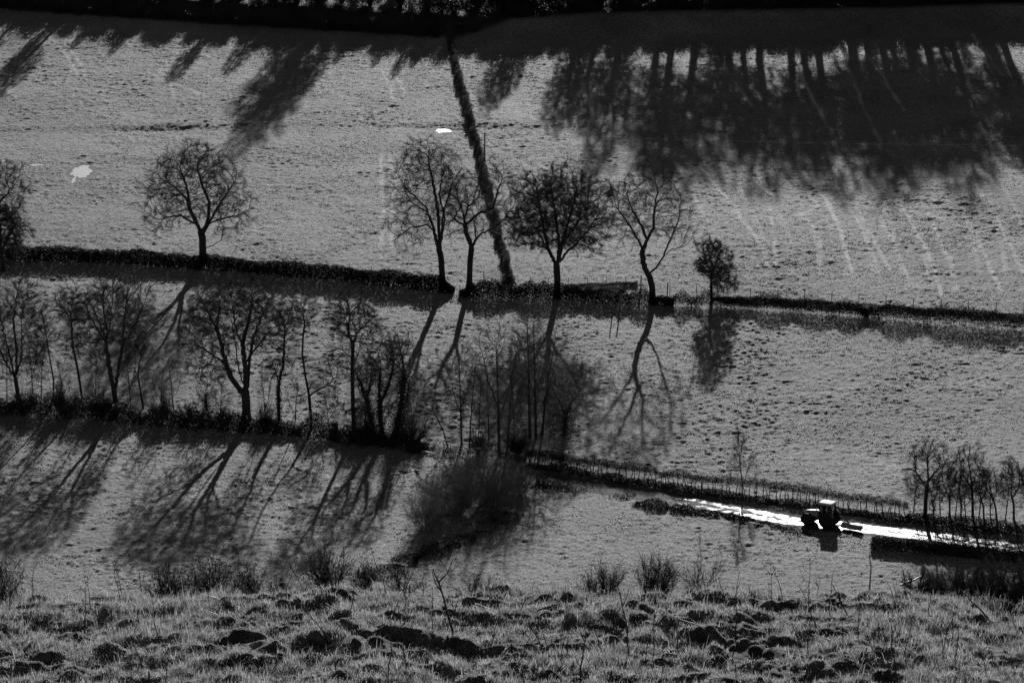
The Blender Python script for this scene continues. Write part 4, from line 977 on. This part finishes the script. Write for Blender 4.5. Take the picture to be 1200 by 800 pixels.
    G = Geo(); G.path([(.2, 0, 1.25), (-.02, 0, 1.62)], .025, 5); th = np.linspace(0, 2 * math.pi, 17); G.path([(-.03 + .06 * math.cos(a_) , .19 * math.sin(a_), 1.62 + .17 * math.cos(a_)) for a_ in th], .014, 4); link("steering_wheel", G.mesh("steering_wheel", M_dark), t)
    for s in (-1, 1):
        G = Geo(); G.path([(.3, s * .72, 2.2), (.42, s * 1.05, 2.2)], .018, 4); G.box((.43, s * 1.1, 2.1), (.02, .1, .16)); link("mirror", G.mesh("mirror", M_dark), t)
    t.scale = (1.12, 1.12, 1.15)
    # flail mower on a folded arm behind
    G = Geo(); G.path([(-1.3, 0, .9), (-1.9, -.1, 1.35), (-2.6, -.1, 1.1), (-3.1, -.1, .75)], [.09, .08, .07, .07], 6); G.path([(-1.3, .2, .7), (-1.9, .0, 1.2)], .045, 6); G.box((-1.45, 0, .8), (.18, .5, .3)); link("mower_arm", G.mesh("mower_arm", M_dark), t)
    G = Geo(); V = []
    for x in (-4.7, -2.3):
        V += [(x, -.42, .25), (x, -.46, .5), (x, -.2, .74), (x, .2, .74), (x, .46, .5), (x, .42, .25)]
    G.add(V, q=[(i, i + 1, i + 7, i + 6) for i in range(5)] + [(0, 1, 4, 5), (1, 2, 3, 4), (6, 11, 10, 7), (7, 10, 9, 8)]); fh = link("flail_head", G.mesh("flail_head", M_paintl), t)
    G = Geo(); cyl(G, (0, 0, 0), .16, 2.3, 14); rl = link("roller", G.mesh("roller", M_dark), fh, (-3.5, -.1, .2)); rl.rotation_euler = (0, 0, R(90))
tractor()

# ------------------------------------------------------------------ small things
def pole_log(name, label, a, b, r_, cat, mat=M_pale, ymin=300, lift=.1):
    A = cast(*a, ymin) + [0, 0, lift]; B = cast(*b, ymin) + [0, 0, lift]; G = Geo(); n = 6
    P = [(A * (1 - f) + B * f) - A + rng.normal(size=3) * r_ * .3 for f in np.linspace(0, 1, n)]; G.path(P, np.linspace(r_, r_ * .6, n), 7)
    G.path([P[0], P[0] - unit(P[1] - P[0]) * .01], [r_, .002], 7); G.path([P[-1], P[-1] + unit(P[-1] - P[-2]) * .01], [r_ * .6, .002], 7)
    tag(link(name, G.mesh(name, mat), loc=A), label, cat)
pole_log("fallen_log", "thin pale fallen log in the shade right of the ivy group", (495, 531.5), (512, 533.5), .1, "log", lift=.35)
pole_log("fallen_branch", "long pale branch lying across the right corner thicket", (1055, 690), (1082, 679), .14, "branch", lift=.5, ymin=290)
for i, (dx, dy, L, a, lab) in enumerate([(0, 0, 2.6, .1, "lowest sunlit pale board of the little heap below the ivy group"), (-.5, .5, 1.9, -.5, "crosswise pale board on the heap below the ivy group"), (.9, .4, 1.6, -1.0, "steeply angled pale board leaning on the heap"), (-.9, .2, 1.2, .5, "shortest pale board at the left of the heap")]):
    p = cast(480, 552, 330); G = Geo(); ca, sa = math.cos(a), math.sin(a)
    G.box((0, 0, 0), (L / 2, .16, .03), [[ca, -sa, 0], [sa, ca, 0], [0, 0, 1]]); o = link("wooden_board", G.mesh("wooden_board", M_pale), loc=(p[0] + dx, p[1] + dy, p[2] + .14 + .08 * i)); o.rotation_euler = (R(-10 - 4 * i), R(3), 0)
    tag(o, lab, "board", "pale boards heaped by the ivy group")
def rock(label, px, row, sx, sy, sz, ymin=300, mat=M_rock, name="stone", cat="stone", group=None, seed=1, sink=.3):
    b = cast(px, row, ymin) if ymin > 0 else near_cast(px, row)
    if ymin < 0: b[2] = float(ground(b[0], b[1])[0])
    rg = np.random.default_rng(seed); n, m = 14, 9; V = []
    for i in range(m + 1):
        ph_ = math.pi * i / m
        for j in range(n):
            th = 2 * math.pi * j / n; d = np.array([math.sin(ph_) * math.cos(th), math.sin(ph_) * math.sin(th), math.cos(ph_)])
            f = 1 + .5 * float(vnoise(np.array([d[0] * 1.7 + seed]), np.array([d[1] * 1.7 + d[2] * 2.1]), seed)[0]); V.append(d * f * [sx, sy, sz])
    q = [(i * n + j, (i + 1) * n + j, (i + 1) * n + (j + 1) % n, i * n + (j + 1) % n) for i in range(m) for j in range(n)]
    G = Geo(); G.add(V, q=q); o = link(name, G.mesh(name, mat, False), loc=b + [0, 0, sz * sink]); tag(o, label, cat, group); return o
for i in range(9):
    rock("pale rubble stone in the sunlit patch behind the central clump", 638 + i * 2.2 + (i % 2), 500 + (i * 7 % 5) , .16, .16, .2, mat=M_pale, group="pale stones behind the central clump", seed=300 + i, name="pale_stone")
rock("dark angular stone lying on the right foreground turf", 1014, 712, .30, .2, .17, -1, seed=5)
rock("rounded dark mound topping the brow right of centre", 814, 684, .42, .35, .27, -1, mat=M_soil, name="earth_mound", cat="mound", seed=6, sink=.2)

# foreground stalks
def stalk(px, row, hpx, lean, branches, lab, r_=.006, mat=None, seed=1, name="dead_stalk", group="dry stalks in the foreground turf"):
    b = near_cast(px, row); b[2] = float(ground(b[0], b[1])[0]) - .03; s = pxm(b); H = hpx / s; rg = np.random.default_rng(seed)
    n = 7; f = np.linspace(0, 1, n); r_ = r_ * 2.8; P = np.stack([lean * hpx / s * f ** 1.2, rg.normal() * .1 * f, H * f], 1) + rg.normal(size=(n, 3)) * H * .012
    G = Geo(); G.path(P, r_ * (1.15 - .75 * f), 5)
    for k in range(branches):
        i = rg.integers(2, n - 1); sgn = rg.choice([-1, 1]); d = unit(np.array([sgn * rg.uniform(.4, .9), rg.normal() * .3, 1.0])); L = H * rg.uniform(.15, .4)
        q = P[i] + d * L * .5 + rg.normal(size=3) * .01; e = P[i] + unit(d + [0, 0, .4]) * L; G.path([P[i], q, e], [r_ * .6, r_ * .45, r_ * .25], 4)
        G.path([q, q + unit(np.array([-sgn * .5, .1, 1])) * L * .4], [r_ * .4, r_ * .2], 3)
    o = link(name, G.mesh(name, mat or M_twig), loc=b); tag(o, lab, "plant stalk", group)
big = [(535, 748, 95, -.28, 3, "thick dark dead stem leaning left at the centre foreground", .012), (737, 770, 92, -.15, 3, "tall thin stalk right of the centre foreground", .007), (243 + 160, 762, 70, -.8, 4, "long arching briar bending left in the centre foreground", .006),
       (476, 790, 95, -.1, 5, "branching upright briar left of the thick dark stem", .006), (480, 694, 18, 0, 0, "short stout peg-like post on the brow left of centre", .02), (1020, 700, 58, -.05, 1, "tall lone stalk right of the tractor on the brow", .009),
       (246, 712, 44, 0, 1, "upright forked stalk on the left brow", .008), (168, 700, 44, -.1, 0, "thin left-leaning stem on the left brow", .006), (1000 - 140, 772, 110, .02, 3, "tall thin stem in the right foreground", .006), (996, 722, 52, -.45, 2, "left-leaning stem beside the dark stone", .007),
       (1166, 736, 50, -.9, 0, "dark stick slanting left near the right edge", .01), (680, 800, 60, .1, 2, "stem at the bottom edge right of centre", .008), (455, 812, 110, .03, 4, "slender many-branched stem at the bottom edge", .006), (1048, 798, 60, -.1, 2, "dark stalk at the bottom edge on the right", .008),
       (360, 690, 50, -.5, 3, "spindly stem leaning left among the left brow twigs", .006), (395, 705, 62, -.35, 2, "leaning twig above the left brow crest", .006), (175, 806, 30, 0, 0, "short dark peg at the bottom edge on the left", .016), (640, 765, 70, -.5, 4, "wide spreading briar below the middle of the brow", .006)]
for i, a in enumerate(big): stalk(a[0], a[1], a[2], a[3], a[4], a[5], a[6], seed=400 + i)
rg_ = np.random.default_rng(77)
for i in range(70):
    px = rg_.uniform(5, 1195); row = rg_.uniform(697, 800); h = rg_.uniform(22, 70)
    stalk(px, row, h, rg_.normal() * .25, int(rg_.integers(0, 4)), "thin dry stem rising from the foreground turf", .0045, seed=500 + i)
for i in range(60):
    px = rg_.uniform(5, 1195); row = rg_.uniform(710, 800)
    stalk(px, row, rg_.uniform(6, 14), rg_.choice([-1, 1]) * rg_.uniform(.8, 2.5), 0, "bleached bent straw lying in the foreground turf", .008, mat=M_pale, seed=600 + i, name="bleached_straw", group="bleached straws in the foreground turf")

# ------------------------------------------------------------------ grass
def blades(x, y, z, L, w, bend, rg, seg2=True, az=None):
    n = len(x); a = rg.uniform(0, 2 * math.pi, n) if az is None else az
    fx, fy = np.cos(a), np.sin(a); b = rg.uniform(0, 2 * math.pi, n); bx, by = np.cos(b) * bend, np.sin(b) * bend
    p = np.stack([x, y, z], 1); s = np.stack([fx, fy, np.zeros(n)], 1) * (w / 2)[:, None]
    mid = p + np.stack([bx * .35, by * .35, np.full(n, .6)], 1) * L[:, None]; tip = p + np.stack([bx, by, 1 - .35 * np.abs(bend)], 1) * L[:, None]
    V = np.stack([p - s, p + s, mid + s * .7, mid - s * .7, tip], 1).reshape(-1, 3); o = (np.arange(n) * 5)[:, None]
    return V, np.array([[0, 1, 2, 3]]) + o, np.array([[3, 2, 4]]) + o
def foreground_grass():
    rg = np.random.default_rng(5); n = 330000
    y = rg.uniform(60.8, 79.5, n); x = rg.uniform(-1, 1, n) * (y * .2)
    c = vnoise(x / .9, y / .9, 61) + .6 * vnoise(x / .35, y / .35, 62)
    k = rg.uniform(size=n) < np.clip(.55 + c * 1.1, .12, 1); x, y, c = x[k], y[k], c[k]; n = len(x)
    z = ground(x, y) - .015; L = (.06 + .17 * np.clip(c + .35, 0, 1)) * np.exp(rg.normal(size=n) * .45); w = rg.uniform(.009, .02, n)
    V, q, t = blades(x, y, z, L, w, rg.uniform(.1, 1.1, n), rg); o = link("foreground_grass", make_mesh("foreground_grass", V, [q, t], M_grass))
    tag(o, "rough tussocky dead grass covering the foreground brow", "grass", kind="stuff")
foreground_grass()
def field_grass():
    rg = np.random.default_rng(6); n = 560000
    y = np.sqrt(rg.uniform(306 ** 2, 628 ** 2, n)); x = rg.uniform(-1, 1, n) * (y * .196)
    toe = np.interp(x, TOE[:, 0], TOE[:, 1]); fm = flatmask(x, y); tm = trackmask(x, y)
    c = vnoise(x / .8, y / .8, 71) + vnoise(x / 7, y / 7, 72) * .8
    k = (y < toe + 14) & (fm > .5) & (rg.uniform(size=n) < np.clip(.6 + c, .15, 1)) & (rg.uniform(size=n) > tm)
    x, y, c, fm = x[k], y[k], c[k], fm[k]; n = len(x); z = base(x, y) + rough(x, y, fm) - .02
    L = rg.uniform(.10, .26, n) * (1 + .8 * np.clip(c, -.5, 1)); w = rg.uniform(.05, .14, n)
    V, q, t = blades(x, y, z, L, w, rg.uniform(.1, .9, n), rg); o = link("field_grass", make_mesh("field_grass", V, [q, t], M_fgrass))
    tag(o, "short tufted pasture grass over all the valley fields", "grass", kind="stuff")
field_grass()
